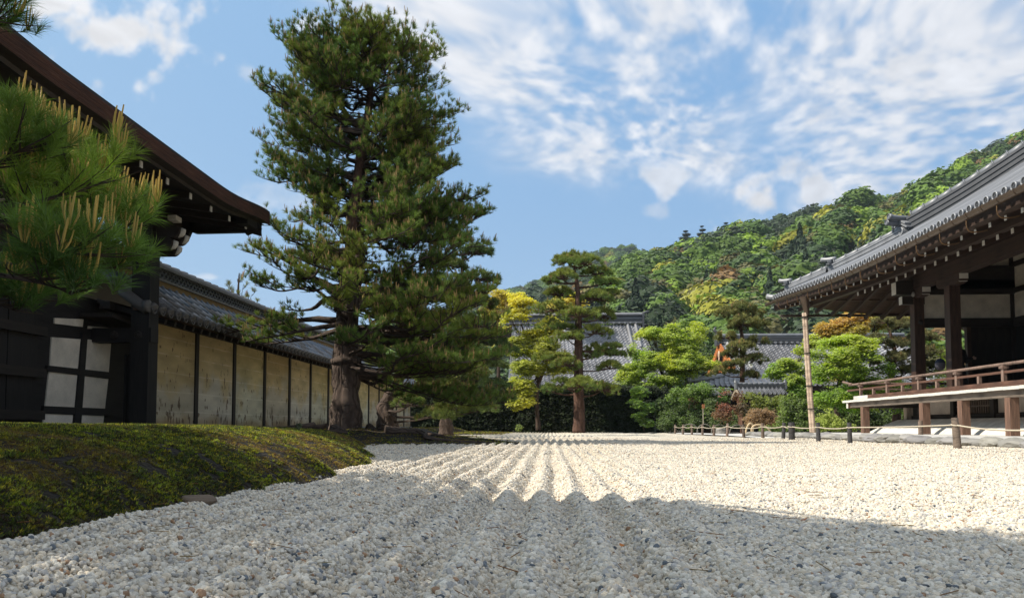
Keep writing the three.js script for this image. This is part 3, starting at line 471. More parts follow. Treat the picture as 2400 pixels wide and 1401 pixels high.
    part(o, 'hood_tile', put(tube([V(0, hgt * 1.0, -0.15), V(0, hgt * 1.02, 0.2), V(0, hgt * 1.08, 0.42 * k)], [0.09 * k, 0.09 * k, 0.1 * k], { seg: 10, per: 0.1 })), light);
  };
  face(0.5, 0.46, 0.85); face(1.75, 0.52, 0.95);
  for (const [dx, dd, dy] of [[0.0, 0.0, 0.0], [0.28, 0.28, 0.0]]) { // the great double ornament where the main ridge begins
    const p = hip(3.62).add(V(dx - 0.1, dy, -dd)), q = new THREE.Quaternion().setFromUnitVectors(V(0, 0, 1), V(-1, 0, dd ? -0.8 : 0.15).normalize()), put = (g) => g.applyQuaternion(q).translate(p.x, p.y, p.z);
    const o = part(h, 'ridge_ornament', put(merge([new THREE.CylinderGeometry(0.17, 0.2, 0.14, 16).rotateX(Math.PI / 2).translate(0, 0.16, 0), new THREE.BoxGeometry(0.5, 0.06, 0.2).rotateZ(0.5).translate(-0.16, 0.36, 0), new THREE.BoxGeometry(0.5, 0.06, 0.2).rotateZ(-0.5).translate(0.16, 0.36, 0), new THREE.BoxGeometry(0.42, 0.06, 0.22).rotateZ(0.5).translate(-0.13, 0.48, 0), new THREE.BoxGeometry(0.42, 0.06, 0.22).rotateZ(-0.5).translate(0.13, 0.48, 0), new THREE.TorusGeometry(0.14, 0.03, 6, 18).translate(0, 0.16, 0.08)])), light);
    for (const [x, y] of [[0, 0.62], [-0.14, 0.46]]) part(o, 'hood_tile', put(merge([tube([V(x, y, -0.4), V(x, y + 0.02, 0.25), V(x, y + 0.06, 0.5)], [0.10, 0.10, 0.11], { seg: 12, per: 0.1 }), new THREE.TorusGeometry(0.085, 0.016, 6, 14).translate(x, y + 0.06, 0.505)])), MT.tile);
  }
  part(h, 'corner_tile', tube([V(EX + 0.5, S(EX, END) + 0.08, -END + 0.4), V(EX + 0.1, S(EX, END) + 0.06, -END + 0.02), V(EX - 0.12, S(EX, END) + 0.13, -END - 0.18)], [0.10, 0.11, 0.11], { seg: 10, per: 0.1 }), light);
  // ---- gutter with straps and curved hangers
  const gy = (d) => 4.735 + lift(d) * 0.88, gut = (d) => V(EX - 0.10, gy(d), -d);
  { const n = 60, k = 8; part(h, 'gutter', sheet(k, n, (i, j) => { const d = lerp(NEAR, END + 0.35, j / n), a = Math.PI * (i / k), p = gut(d); return V(p.x - 0.085 * Math.cos(a), p.y + 0.03 - 0.105 * Math.sin(a), p.z); }, 1, false), MT.copper); }
  const strap = new THREE.TorusGeometry(0.094, 0.009, 5, 12, Math.PI).rotateZ(Math.PI).rotateY(0).scale(1, 1.12, 1.6);
  const hook = tube([V(0, -0.06, 0), V(0.0, -0.22, 0), V(0.07, -0.33, 0), V(0.26, -0.33, 0), V(0.42, -0.30, 0)], [0.014], { seg: 6, per: 0.06 });
  const wend = box(0.012, 0.10, 0.07), wend2 = box(0.012, 0.115, 0.085), addEnd = (o, g, x, y, z) => { const e = new THREE.Mesh(g, MT.white); e.name = 'painted_end'; e.position.set(x, y, z); e.castShadow = e.receiveShadow = true; o.add(e); };
  // ---- rafters: flying row and lower row, both with painted ends
  const fly = beam(V(9.22, 4.52, 0), V(11.6, 5.42, 0), 0.07, 0.10), low = beam(V(10.0, 4.53, 0), V(14.5, 6.1, 0), 0.085, 0.115);
  let k = 0;
  for (let d = NEAR + 0.35; d < END - 0.5; d += 0.55, k++) {
    const l = lift(d) * 0.85;
    addEnd(part(h, 'rafter', fly, MT.rafter, { place: V(0, l, -d) }), wend, 9.208, 4.516, 0);
    part(h, 'gutter_strap', strap, MT.copper, { place: gut(d).add(V(0, 0.03, 0)) });
    if (k % 2 === 0) part(h, 'gutter_hanger', hook, MT.brass, { place: gut(d + 0.12) });
    if (d < END - 5.6) addEnd(part(h, 'rafter', low, MT.rafter, { place: V(0, lift(d) * 0.4, -d) }), wend2, 9.988, 4.525, 0);
  }
  const along = (x, y0, y1, w, lf, m, name, e = END) => part(h, name, merge([sheet(1, 50, (i, j) => { const d = lerp(NEAR, e, j / 50); return V(x, (i ? y1 : y0) + lift(d) * lf, -d); }, 1, false), sheet(1, 50, (i, j) => { const d = lerp(NEAR, e, j / 50); return V(x + (i ? w : 0), y0 + lift(d) * lf, -d); }, 1)]), m);
  along(9.06, 4.60, 4.80, 0.2, 0.88, MT.rafter, 'eave_board'); along(9.9, 4.60, 4.74, 0.2, 0.6, MT.rafter, 'eave_board', END - 1);
  part(h, 'soffit', sheet(10, 60, (i, j) => { const d = lerp(NEAR, END - 0.6, j / 60), x = lerp(9.15, Math.min(15, 9.15 + (END - d)), i / 10); return V(x, 4.60 + 0.345 * (x - 9.15) + lift(d) * 0.85 * clamp(1 - (x - 9.1) / 3), -d); }, 1), MT.soffit);
  // far eave: soffit and rafters running away from the viewer
  part(h, 'soffit', sheet(16, 12, (i, j) => { const t = j / 12 * 5.6, d = END - 0.5 - t, x = lerp(9.2 + t, 24, i / 16); return V(x, 4.66 + 0.345 * t + 0.45 * Math.exp(-Math.pow((x - 9) / 2.2, 2)) * clamp(1 - t / 3), -d); }, 1), MT.soffit);
  const fr = beam(V(0, 4.48, -(END - 0.75)), V(0, 6.2, -(END - 5.9)), 0.11, 0.13);
  for (let x = 9.75; x < 19; x += 0.62) part(h, 'rafter', x < 13.5 ? beam(V(x, 4.48 + 0.4 * Math.exp(-Math.pow((x - 9) / 2.2, 2)), -(END - 0.75)), V(x + 0.25, 4.5 + 0.345 * Math.min(5, x - 9 + 0.5), -(END - 0.8 - Math.min(5, x - 9 + 0.5))), 0.11, 0.13) : fr, MT.rafter, x < 13.5 ? {} : { place: V(x, 0, 0) });
  part(h, 'eave_board', bx(9.1, 24, 4.6, 4.68, END - 0.6, END - 0.45), MT.rafter);
  for (const t of [1.4, 2.6, 3.8]) part(h, 'eave_board', beam(V(9.3 + t, 4.52 + 0.345 * t, -(END - 0.6 - t)), V(24, 4.52 + 0.345 * t, -(END - 0.6 - t)), 0.1, 0.06), MT.soffit);
  part(h, 'hip_rafter', beam(V(9.0, 5.02, -END + 0.1), V(14.4, 6.1, -END + 5.5), 0.16, 0.22), MT.rafter);
  // ---- posts, beam, brackets
  const PX = 11.5, pil = [24.35, 22.25, 12.0, 7.5];
  for (const d of pil) part(h, 'pillar', bx(PX - 0.15, PX + 0.15, 1.2, 4.32, d - 0.15, d + 0.15), MT.pillar);
  part(h, 'eave_beam', bx(PX - 0.16, PX + 0.16, 4.57, 5.12, NEAR, 24.7), MT.rafter); part(h, 'eave_beam', bx(PX - 0.08, PX + 0.08, 5.12, 5.4, NEAR, 24.6), MT.dark);
  part(h, 'eave_beam', bx(PX, 24, 4.57, 5.3, 24.2, 24.5), MT.dark);
  const boat = (() => { const s = new THREE.Shape(); s.moveTo(-0.62, 0.25); s.lineTo(-0.62, 0.10); s.quadraticCurveTo(-0.58, 0.02, -0.4, 0.0); s.lineTo(0.4, 0); s.quadraticCurveTo(0.58, 0.02, 0.62, 0.10); s.lineTo(0.62, 0.25); return new THREE.ExtrudeGeometry(s, { depth: 0.24, bevelEnabled: true, bevelSize: 0.008, bevelThickness: 0.008, bevelSegments: 1, curveSegments: 5 }).translate(0, 0, -0.12).rotateY(Math.PI / 2); })();
  for (const d of pil) { const o = part(h, 'bracket_arm', boat, MT.rafter, { place: V(PX, 4.315, -d) }); addEnd(o, box(0.24, 0.15, 0.012), 0, 0.172, 0.637); addEnd(o, box(0.22, 0.012, 0.1).rotateX(0.5), 0, 0.05, 0.57); }
  addEnd(part(h, 'beam', bx(10.82, 14.5, 4.42, 4.86, 24.2, 24.5), MT.dark), box(0.014, 0.43, 0.28), 10.81, 4.64, -24.35);
  addEnd(part(h, 'beam', bx(11.02, 11.7, 4.12, 4.36, 24.25, 24.45), MT.dark), box(0.014, 0.24, 0.2), 11.01, 4.24, -24.35);
  part(h, 'nail_cover', new THREE.SphereGeometry(0.085, 12, 8).scale(0.6, 1, 1).translate(PX - 0.17, 4.42, -24.2), MT.stone); part(h, 'nail_cover', new THREE.SphereGeometry(0.08, 12, 8).scale(1, 1, 0.4).translate(PX + 0.03, 3.54, -24.19), MT.dark);
  // ---- end wall and inner wall: posts, beams, pale plaster above, dark boards below
  const IX = 14.42, D = 24.35;
  part(h, 'plaster_panel', bx(PX + 0.15, IX - 0.1, 4.60, 5.9, D - 0.02, D + 0.06), MT.cream); part(h, 'plaster_panel', bx(PX + 0.15, IX - 0.1, 3.68, 4.44, D - 0.02, D + 0.06), MT.cream);
  part(h, 'beam', bx(PX + 0.15, IX, 4.44, 4.60, D - 0.06, D + 0.08), MT.dark); part(h, 'beam', bx(PX + 0.15, IX, 3.40, 3.68, D - 0.07, D + 0.09), MT.dark);
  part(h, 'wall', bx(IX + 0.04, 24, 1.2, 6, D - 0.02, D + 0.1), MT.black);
  for (const x of [13.02]) part(h, 'post', bx(x - 0.06, x + 0.06, 1.2, 3.4, D - 0.08, D + 0.08), MT.pillar);
  for (let i = 0; i < 5; i++) part(h, 'plank', bx(13.08 + 0.262 * i + 0.003, 13.08 + 0.262 * (i + 1) - 0.003, 1.2, 3.4, D - 0.01 - 0.006 * (i % 2), D + 0.04), MT.dark);
  for (let d = D; d > NEAR; d -= 1.97) {
    part(h, 'post', bx(IX - 0.1, IX + 0.1, 1.2, 6.0, d - 0.1, d + 0.1), MT.dark);
    for (const [a, b] of [[3.68, 4.44], [4.60, 5.25], [5.4, 6.2]]) part(h, 'plaster_panel', bx(IX - 0.01, IX + 0.06, a, b, d - 1.87, d - 0.1), MT.cream);
    for (let i = 0; i < 4; i++) part(h, 'plank', bx(IX - 0.006 * (i % 2), IX + 0.05, 1.2, 3.4, d - 1.87 + 0.4425 * i + 0.003, d - 1.87 + 0.4425 * (i + 1) - 0.003), MT.black);
  }
  for (const [a, b] of [[3.40, 3.68], [4.44, 4.60], [5.25, 5.4]]) part(h, 'beam', bx(IX - 0.075, IX + 0.08, a, b, NEAR, D - 0.1), MT.dark);
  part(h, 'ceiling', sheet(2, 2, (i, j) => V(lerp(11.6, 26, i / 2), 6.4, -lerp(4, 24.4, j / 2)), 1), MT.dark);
  // ---- veranda: boards with painted ends, edge beam, railing
  const dk = new THREE.BoxGeometry(1, 1, 1), board = box(4.5, 0.07, 0.288), bend = box(0.012, 0.072, 0.288), VX = 9.92, VE = 26.1;
  for (let d = NEAR; d < VE; d += 0.295) addEnd(part(h, 'deck_board', board, MT.grey, { place: V(VX + 2.25, 1.155 + 0.003 * Math.sin(d * 37), -d - 0.1475) }), bend, -2.256, 0, 0);
  part(h, 'edge_beam', bx(10.02, 10.16, 0.955, 1.12, NEAR, VE - 0.05), MT.grey); addEnd(part(h, 'edge_beam', bx(9.96, 14.4, 0.93, 1.115, VE - 0.12, VE + 0.02), MT.brown), box(0.012, 0.18, 0.13), 9.952, 1.02, -VE + 0.05);
  addEnd(part(h, 'rail_base', bx(10.0, 10.14, 1.192, 1.315, NEAR, VE - 0.5), MT.brown), box(0.14, 0.12, 0.012), 10.07, 1.255, -VE + 0.49);
  part(h, 'rail_base', bx(10.0, 10.012, 1.196, 1.31, VE - 1.6, VE - 0.5).translate(-0.014, 0, 0), MT.white, { label: 'worn white-painted end of the railing base' });
  part(h, 'handrail', tube([V(10.07, 1.70, -NEAR), V(10.07, 1.70, -15), V(10.07, 1.70, -25.2), V(10.05, 1.73, -25.9), V(10.0, 1.83, -26.5)], [0.036], { seg: 10, per: 0.4 }), MT.rail);
  part(h, 'handrail', tube([V(10.0, 1.70, -25.2), V(14.3, 1.70, -25.2)], [0.036], { seg: 10, per: 2 }), MT.rail); part(h, 'rail', bx(10.07, 14.3, 1.50, 1.55, 25.17, 25.23), MT.rail);
  addEnd(part(h, 'rail', bx(10.04, 10.10, 1.492, 1.548, NEAR, 26.25), MT.brown), box(0.062, 0.06, 0.012), 10.07, 1.52, -26.256);
  for (let d = 25.2, i = 0; d > NEAR; d -= 1.945, i++) {
    part(h, 'rail_post', bx(10.03, 10.11, 1.315, 1.66, d - 0.045, d + 0.045), MT.rail); part(h, 'rail_block', merge([bx(10.0, 10.14, 1.60, 1.655, d - 0.075, d + 0.075), bx(10.025, 10.115, 1.655, 1.675, d - 0.05, d + 0.05)]), MT.rail);
    part(h, 'rail_strut', bx(10.035, 10.105, 1.315, 1.492, d - 1.01, d - 0.93), MT.rail);
    if (i !== 1) part(h, 'deck_post', bx(10.0, 10.2, 0.1, 0.955, d - 0.3, d - 0.1), wood([0.16, 0.09, 0.06], 0.7));
  }
  for (const x of [11.9, 13.2]) part(h, 'deck_post', bx(x - 0.1, x + 0.1, 0.1, 1.1, 25.3, 25.5), MT.dark);
  part(h, 'edge_beam', bx(10.1, 14.4, 0.9, 1.1, 24.2, 24.4), MT.dark);
  part(h, 'deck_post', bx(11.35, 11.55, 0.1, 1.1, 24.9, 25.1), MT.pale, { label: 'pale new post under the far corner of the veranda' });
  // ---- white sloping plinth, wall under the floor
  part(h, 'plinth', sheet(10, 40, (i, j) => { const t = i / 10, d = lerp(NEAR, 25.6 - 0.55 * t, j / 40); return V(10.42 + 0.72 * t, 0.118 + 0.42 * Math.pow(t, 0.86), -d); }, 1), MT.kame);
  part(h, 'plinth', sheet(10, 2, (i, j) => { const t = i / 10; return V(lerp(10.42 + 0.72 * t, 15, j / 2), 0.118 + 0.42 * Math.pow(t, 0.86), -(25.6 - 0.55 * t)); }, 1), MT.kame);
  part(h, 'under_wall', bx(11.62, 11.7, 0.5, 1.12, NEAR, 25), MT.black); part(h, 'sill', bx(11.5, 11.62, 0.53, 0.66, NEAR, 24.9), MT.dark);
  for (let d = 24.35, i = 0; d > NEAR; d -= 1.97, i++) {
    part(h, 'post', bx(11.46, 11.62, 0.53, 1.12, d - 0.09, d + 0.09), MT.dark);
    if (i === 1 || i === 6) { for (let q = 0; q < 16; q++) part(h, 'lattice_bar', bx(11.56, 11.60, 0.68, 1.06, d - 1.86 + 0.11 * q, d - 1.86 + 0.11 * q + 0.045), wood([0.10, 0.07, 0.05])); part(h, 'lattice_rail', bx(11.545, 11.56, 0.86, 0.9, d - 1.88, d - 0.1), wood([0.10, 0.07, 0.05])); }
    else part(h, 'plaster_panel', bx(11.57, 11.615, 0.68, 1.08, d - 1.88, d - 0.1), mat([0.62, 0.54, 0.47], 0.85, { map: grime }));
  }
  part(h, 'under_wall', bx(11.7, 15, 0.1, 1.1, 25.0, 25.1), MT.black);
  // ---- rainwater funnel
  const fun = (() => { const gs = [], q = [[4.72, 0.15, 0.15], [4.45, 0.12, 0.10], [4.1, 0.075, 0.065]]; const dF = 26.7; return sheet(12, 2, (i, j) => { const a = i / 12 * 2 * Math.PI, [y, rx, rz] = q[j]; return V(EX - 0.07 + 0.04 * j + rx * Math.cos(a) * 1.0, y + 0.06, -dF + rz * Math.sin(a) * 1.4); }, 1, false); })();
  part(h, 'rain_funnel', fun, MT.copper);
}
{ // bamboo downpipe under the funnel: two split canes bound together
  const a = at(1887, 733, 26.7), b = at(1906, 1018, 26.5), t = thing('downpipe', 'tall pale bamboo downpipe standing under the corner of the hall gutter', 'downpipe', V(b.x, 0.115, b.z)); b.y = 0.1;
  for (const s of [-1, 1]) { const q = V(s * 0.03, 0, s * 0.025); part(t, 'cane', tube([a.clone().add(q), a.clone().lerp(b, 0.5).add(q).add(V(-0.01, 0, 0)), b.clone().add(q)], s < 0 ? [0.058, 0.07] : [0.05, 0.062], { seg: 10, per: 0.3, rough: 0.04 }), s < 0 ? MT.bamboo : wood([0.46, 0.35, 0.26], 0.55)); }
  for (const u of [0.035, 0.34, 0.61, 0.8]) { const p = a.clone().lerp(b, u); part(t, 'binding', new THREE.CylinderGeometry(0.11, 0.112, 0.035, 14).translate(p.x, p.y, p.z), MT.dark); }
  for (let k = 1; k < 12; k++) { const p = a.clone().lerp(b, k / 12 + 0.02 * (k % 2)); part(t, 'cane_node', new THREE.TorusGeometry(0.066, 0.007, 5, 14).rotateX(Math.PI / 2).translate(p.x - 0.03, p.y, p.z - 0.025), MT.bamboo); }
}

// ================================================================ roofs beyond the garden
// slope of pantiles: origin at the eave's left end, along +x; profile(t) gives (run, rise)
function pantiles(x0, x1, prof, nRow, col, left = () => 0, right = () => 0) {
  const n = Math.round((x1 - x0) / col), pos = [], uv = [], idx = [], tint = [], per = 5, wear = rng(Math.round(x0 * 100) + nRow);
  const tone = Array.from({ length: nRow * (n + 1) }, () => 0.68 + 0.45 * wear());
  for (let r = 0; r < nRow; r++) for (const e of [0, 1]) {
    const t = (r + e) / nRow, p = prof(t), step = e ? 0 : 0.12;
    for (let c = 0; c <= n * per; c++) {
      const f = c / per, ph = f - Math.floor(f), a = lerp(x0 + left(t), x1 - right(t), f / n), y = p[1] + step + 0.10 * (ph < 0.3 ? Math.sin(ph / 0.3 * Math.PI) : -0.35 * Math.sin((ph - 0.3) / 0.7 * Math.PI));
      pos.push(a, y, -p[0]); const q = tone[r * (n + 1) + Math.floor(f)] * (0.9 + 0.25 * noise(a * 0.5, p[0] * 0.5, 0, 6)); tint.push(q, q, q * 1.02); uv.push(a * 0.6, p[0] * 0.6);
    }
  }
  const wdt = n * per + 1;
  for (let r = 0; r < nRow * 2 - 1; r++) for (let c = 0; c < wdt - 1; c++) { const a = r * wdt + c, b = a + wdt; idx.push(a, a + 1, b, b, a + 1, b + 1); }
  const g = new THREE.BufferGeometry(); g.setAttribute('position', new THREE.Float32BufferAttribute(pos, 3)); g.setAttribute('uv', new THREE.Float32BufferAttribute(uv, 2)); g.setAttribute('color', new THREE.Float32BufferAttribute(tint, 3)); g.setIndex(idx);
  const h = g.toNonIndexed(); h.computeVertexNormals(); return h;
}
const farTile = mat([0.28, 0.285, 0.30], 0.36, { map: grime }), panTile = mat([0.42, 0.425, 0.445], 0.3, { map: grime, vertexColors: true });
{ // kitchen hall: the wide roof behind the tall pine
  const d = 52, ex0 = at(1190, 904, d).x, ex1 = at(1588, 904, d).x, ey = at(1300, 905, d).y, rd = 58.5, ry = at(1300, 762, rd).y, rx0 = at(1180, 750, rd).x, rx1 = at(1500, 750, rd).x;
  const g = thing('temple_building', 'broad grey tiled roof rising behind the dark hedge and the layered pine', 'building', V((ex0 + ex1) / 2, 0, -56));
  const prof = (t) => [lerp(d, rd, t), lerp(ey, ry, t) - 0.55 * t * (1 - t) * 1.6];
  part(g, 'roof_tiles', pantiles(ex0, ex1, prof, 27, 0.31, (t) => Math.max(0, (rx0 - ex0) * t), (t) => (ex1 - rx1) * Math.pow(t, 0.75)), panTile, { kind: 'stuff' });
  part(g, 'roof', sheet(2, 6, (i, j) => { const t = j / 6, p = prof(t); return V(lerp(ex0 + (rx0 - ex0) * t, ex1 - (ex1 - rx1) * Math.pow(t, 0.75), i / 2), p[1], -(2 * rd - p[0])); }, 1), MT.tileD);
  part(g, 'wall', bx(ex0 + 1, ex1 - 1.2, 0, ey - 0.1, d + 1.4, 2 * rd - d - 1.4), MT.cream); part(g, 'eave_board', bx(ex0, ex1, ey - 0.2, ey - 0.06, d + 0.05, d + 0.35), MT.dark);
  part(g, 'gable', beam(V(rx1 - 0.6, ey, -rd), V(rx1 - 0.6, ry, -rd), 2.4, 0.3), MT.dark);
  for (let k = 0; k < 4; k++) part(g, 'ridge_course', bx(rx0 - 0.1, rx1 + 0.15, ry + 0.1 + 0.16 * k, ry + 0.22 + 0.16 * k, rd - 0.28 + 0.02 * k, rd + 0.28 - 0.02 * k), k % 2 ? MT.tileD : MT.tile);
  for (let x = rx0; x < rx1; x += 0.42) part(g, 'ridge_tile_end', new THREE.CylinderGeometry(0.085, 0.085, 0.1, 8).rotateX(Math.PI / 2).translate(x, ry + 0.12, -(rd - 0.33)), farTile);
  part(g, 'ridge_cap', tube([V(rx0 - 0.2, ry + 0.78, -rd), V(rx1 + 0.3, ry + 0.8, -rd)], [0.13], { seg: 8, per: 4 }), farTile); part(g, 'ridge_course', bx(rx0 - 0.2, rx1 + 0.3, ry + 0.71, ry + 0.75, rd - 0.36, rd + 0.36), farTile);
  part(g, 'ridge_ornament', merge([bx(rx1 + 0.15, rx1 + 0.3, ry - 0.3, ry + 0.85, rd - 0.35, rd + 0.35), tube([V(rx1 + 0.2, ry + 0.85, -rd + 0.1), V(rx1 + 0.65, ry + 1.0, -rd + 0.1)], [0.1, 0.09], { seg: 8, per: 0.3 })]), MT.tileD);
  for (const q of [0.35, 0.95]) part(g, 'descending_ridge', tube([0.98, 0.8, 0.62].map((t) => { const p = prof(t); return V(rx1 - q + 0.35 * (1 - t), p[1] + 0.14, -p[0]); }), [0.13, 0.12], { seg: 8, per: 0.4 }), farTile);
}
{ // hall with the orange gable
  const d = 44, rd = 51, ey = at(1900, 908, d).y, ry = at(1800, 806, rd).y, rx0 = at(1690, 790, rd).x, rx1 = at(2010, 790, rd).x, ex0 = at(1612, 915, d).x, ex1 = rx1 + 3;
  const g = thing('temple_building', 'grey tiled roof with an orange boarded gable, behind the small red-tinged pine', 'building', V(rx0 + 4, 0, -48));
  const prof = (t) => [lerp(d, rd, t), lerp(ey, ry, t) - 0.9 * t * (1 - t)];
  const gt = 0.42;                                                  // the hip reaches up to here, the gable stands above
  part(g, 'roof_tiles', pantiles(ex0, ex1, (t) => { const p = prof(t * gt); return [p[0], p[1] + 0.3 * (1 - t) * 0]; }, 11, 0.3, (t) => (rx0 - ex0 + 0.5) * t), panTile, { kind: 'stuff' });
  part(g, 'roof_tiles', pantiles(rx0 - 0.15, ex1, (t) => prof(lerp(gt - 0.01, 1, t)), 15, 0.3), panTile, { kind: 'stuff' });
  part(g, 'roof', sheet(2, 6, (i, j) => { const p = prof(j / 6); return V(lerp(j / 6 < gt ? ex0 + (rx0 - ex0 + 0.5) * j / 6 / gt : rx0, ex1, i / 2), p[1], -(2 * rd - p[0])); }, 1), MT.tileD);
  part(g, 'hip_slope', sheet(8, 10, (i, j) => { const t = i / 8 * gt, p = prof(t), x = ex0 + (rx0 - ex0 + 0.5) * (i / 8); return V(x, p[1] + 0.05 + 0.45 * Math.pow(1 - i / 8, 3) * Math.pow(Math.abs(j / 5 - 1), 4), -lerp(p[0], 2 * rd - p[0], j / 10)); }, 1), farTile);
  part(g, 'hip_ridge', tube([0, 0.25, 0.5, 0.75, 1].map((q) => { const p = prof(q * gt); return V(ex0 + (rx0 - ex0 + 0.5) * q, p[1] + 0.16 + 0.3 * Math.pow(1 - q, 3), -p[0]); }), [0.17, 0.15], { seg: 8, per: 0.4 }), mat([0.33, 0.335, 0.34], 0.4, { map: grime }));
  const gd = prof(gt)[0], gy = prof(gt)[1], orange = mat([0.62, 0.20, 0.045], 0.75, { map: woodT });
  for (let q = 0, n = 16; q < n; q++) { const a = lerp(gd + 0.5, 2 * rd - gd - 0.5, q / n), b = lerp(gd + 0.5, 2 * rd - gd - 0.5, (q + 1) / n) - 0.03, top = (x) => gy + (ry - gy) * (1 - Math.abs(x - rd) / (rd - gd)) - 0.35, tp = Math.max(gy + 0.1, Math.min(top(a), top(b))); part(g, 'gable_board', bx(rx0 + 0.25 + 0.02 * (q % 2), rx0 + 0.3 + 0.02 * (q % 2), gy - 0.5, tp, a, b), orange); }
  for (const s of [-1, 1]) { part(g, 'barge_board', beam(V(rx0 - 0.1, ry - 0.1, -rd), V(rx0 - 0.1, gy + 0.05, -rd - s * (rd - gd) * 0.98), 0.1, 0.42), orange); for (const q of [0.35, 1.0]) part(g, 'descending_ridge', tube([1, 0.8, 0.6, gt + 0.02].map((t) => { const p = prof(t); return V(rx0 + q, p[1] + 0.16, -(s > 0 ? p[0] : 2 * rd - p[0])); }), [0.13, 0.13], { seg: 8, per: 0.4 }), mat([0.36, 0.365, 0.37], 0.35)); }
  part(g, 'gable_pendant', merge([new THREE.SphereGeometry(0.22, 10, 8).scale(0.3, 1.2, 1).translate(rx0 - 0.18, ry - 0.7, -rd + 0.2), new THREE.SphereGeometry(0.13, 8, 6).scale(0.3, 1, 1).translate(rx0 - 0.18, ry - 1.0, -rd + 0.2)]), mat([0.55, 0.40, 0.28], 0.6));
  for (let k = 0; k < 3; k++) part(g, 'ridge_course', bx(rx0 - 0.1, ex1, ry + 0.02 + 0.16 * k, ry + 0.15 + 0.16 * k, rd - 0.3 + 0.03 * k, rd + 0.3 - 0.03 * k), MT.tileD);
  part(g, 'ridge_cap', tube([V(rx0 - 0.2, ry + 0.56, -rd), V(ex1, ry + 0.56, -rd)], [0.13], { seg: 8, per: 4 }), MT.tile);
  for (let x = rx0 + 0.2; x < rx1; x += 0.36) part(g, 'ridge_tile_end', new THREE.CylinderGeometry(0.08, 0.08, 0.1, 8).rotateX(Math.PI / 2).translate(x, ry + 0.06, -(rd - 0.36)), farTile);
  part(g, 'ridge_ornament', merge([bx(rx0 - 0.35, rx0 - 0.15, ry - 0.1, ry + 0.7, rd - 0.35, rd + 0.35), tube([V(rx0 - 0.2, ry + 0.7, -rd), V(rx0 - 0.42, ry + 0.95, -rd), V(rx0 - 0.3, ry + 1.15, -rd)], [0.12, 0.09, 0.05], { seg: 7, per: 0.1 })]), MT.tileD);
  part(g, 'wall', bx(ex0 + 1.5, ex1 - 1, 0, ey, d + 1.5, 2 * rd - d - 1.5), MT.dark); part(g, 'eave_board', bx(ex0 + 0.3, ex1, ey - 0.18, ey - 0.05, d + 0.05, d + 0.3), MT.dark);
}
{ // small gate roof among the shrubs
  const d = 36.5, x0 = at(1728, 905, d).x, x1 = at(1836, 905, d).x, ry = at(1780, 912, d).y, ey = at(1780, 929, d - 0.7).y, run = 0.85;
  const g = thing('garden_gate', 'small tiled gate roof with pale barge boards above the red shrub', 'gate', V((x0 + x1) / 2, 0, -d));
  const prof = (t) => [lerp(d - run, d, t), lerp(ey, ry, t) - 0.06 * t * (1 - t)];
  part(g, 'roof_tiles', pantiles(x0, x1, prof, 5, 0.2), panTile, { kind: 'stuff' }); part(g, 'roof', sheet(2, 2, (i, j) => { const p = prof(j / 2); return V(lerp(x0, x1, i / 2), p[1], -(2 * d - p[0])); }, 1), MT.tileD);
  for (let k = 0; k < 3; k++) part(g, 'ridge_course', bx(x0 - 0.03, x1 + 0.05, ry + 0.01 + 0.075 * k, ry + 0.07 + 0.075 * k, d - 0.14, d + 0.14), MT.tileD);
  for (let x = x0; x < x1 - 0.1; x += 0.24) part(g, 'ridge_cap', tube([V(x, ry + 0.25, -d), V(x + 0.23, ry + 0.255, -d)], [0.062, 0.075], { seg: 7, per: 1 }), MT.tile);
  for (const x of [x0 - 0.06, x1 + 0.1]) part(g, 'ridge_ornament', merge([bx(x - 0.04, x + 0.04, ry, ry + 0.38, d - 0.16, d + 0.16), new THREE.ConeGeometry(0.1, 0.2, 6).translate(x, ry + 0.42, -d)]), MT.tile);
  for (const s of [-1, 1]) part(g, 'barge_board', beam(V(x0 - 0.06, ry - 0.02, -d), V(x0 - 0.06, ey - 0.06, -d + s * run), 0.05, 0.12), mat([0.46, 0.38, 0.28], 0.7, { map: woodT }));
  part(g, 'gable', bx(x0 + 0.1, x0 + 0.14, 0.4, ry - 0.15, d - 0.45, d + 0.45), MT.brown); part(g, 'eave_board', bx(x0, x1, ey - 0.1, ey - 0.02, d - run + 0.03, d - run + 0.1), MT.dark);
  for (const x of [x0 + 0.2, x1 - 0.2]) part(g, 'post', bx(x - 0.07, x + 0.07, 0, ey, d - 0.07, d + 0.07), MT.brown);
}
{ // tile-capped wall running from the small gate
  const d = 39, x0 = at(1615, 920, d).x, x1 = at(1712, 920, d).x, y = at(1660, 916, d).y;
  const g = thing('boundary_wall', 'low tile-capped wall left of the small gate, half hidden by maples', 'wall', V((x0 + x1) / 2, 0, -d));
  part(g, 'wall', bx(x0, x1, 0, y - 0.3, d - 0.12, d + 0.12), MT.brown); part(g, 'roof_tiles', pantiles(x0, x1, (t) => [lerp(d - 0.6, d, t), lerp(y - 0.34, y, t)], 4, 0.2), panTile, { kind: 'stuff' }); part(g, 'roof', sheet(1, 1, (i, j) => V(i ? x1 : x0, j ? y - 0.34 : y, -d - (j ? 0.6 : 0)), 1), MT.tileD); part(g, 'ridge_cap', tube([V(x0, y + 0.08, -d), V(x1, y + 0.08, -d)], [0.09], { seg: 8, per: 2 }), MT.tile);
}

// ================================================================ plants
function geoOf(pos, idx, uv) { const g = new THREE.BufferGeometry(); g.setAttribute('position', new THREE.Float32BufferAttribute(pos, 3)); g.setAttribute('uv', new THREE.Float32BufferAttribute(uv ?? new Float32Array(pos.length / 3 * 2), 2)); g.setIndex(idx); g.computeVertexNormals(); return g; }
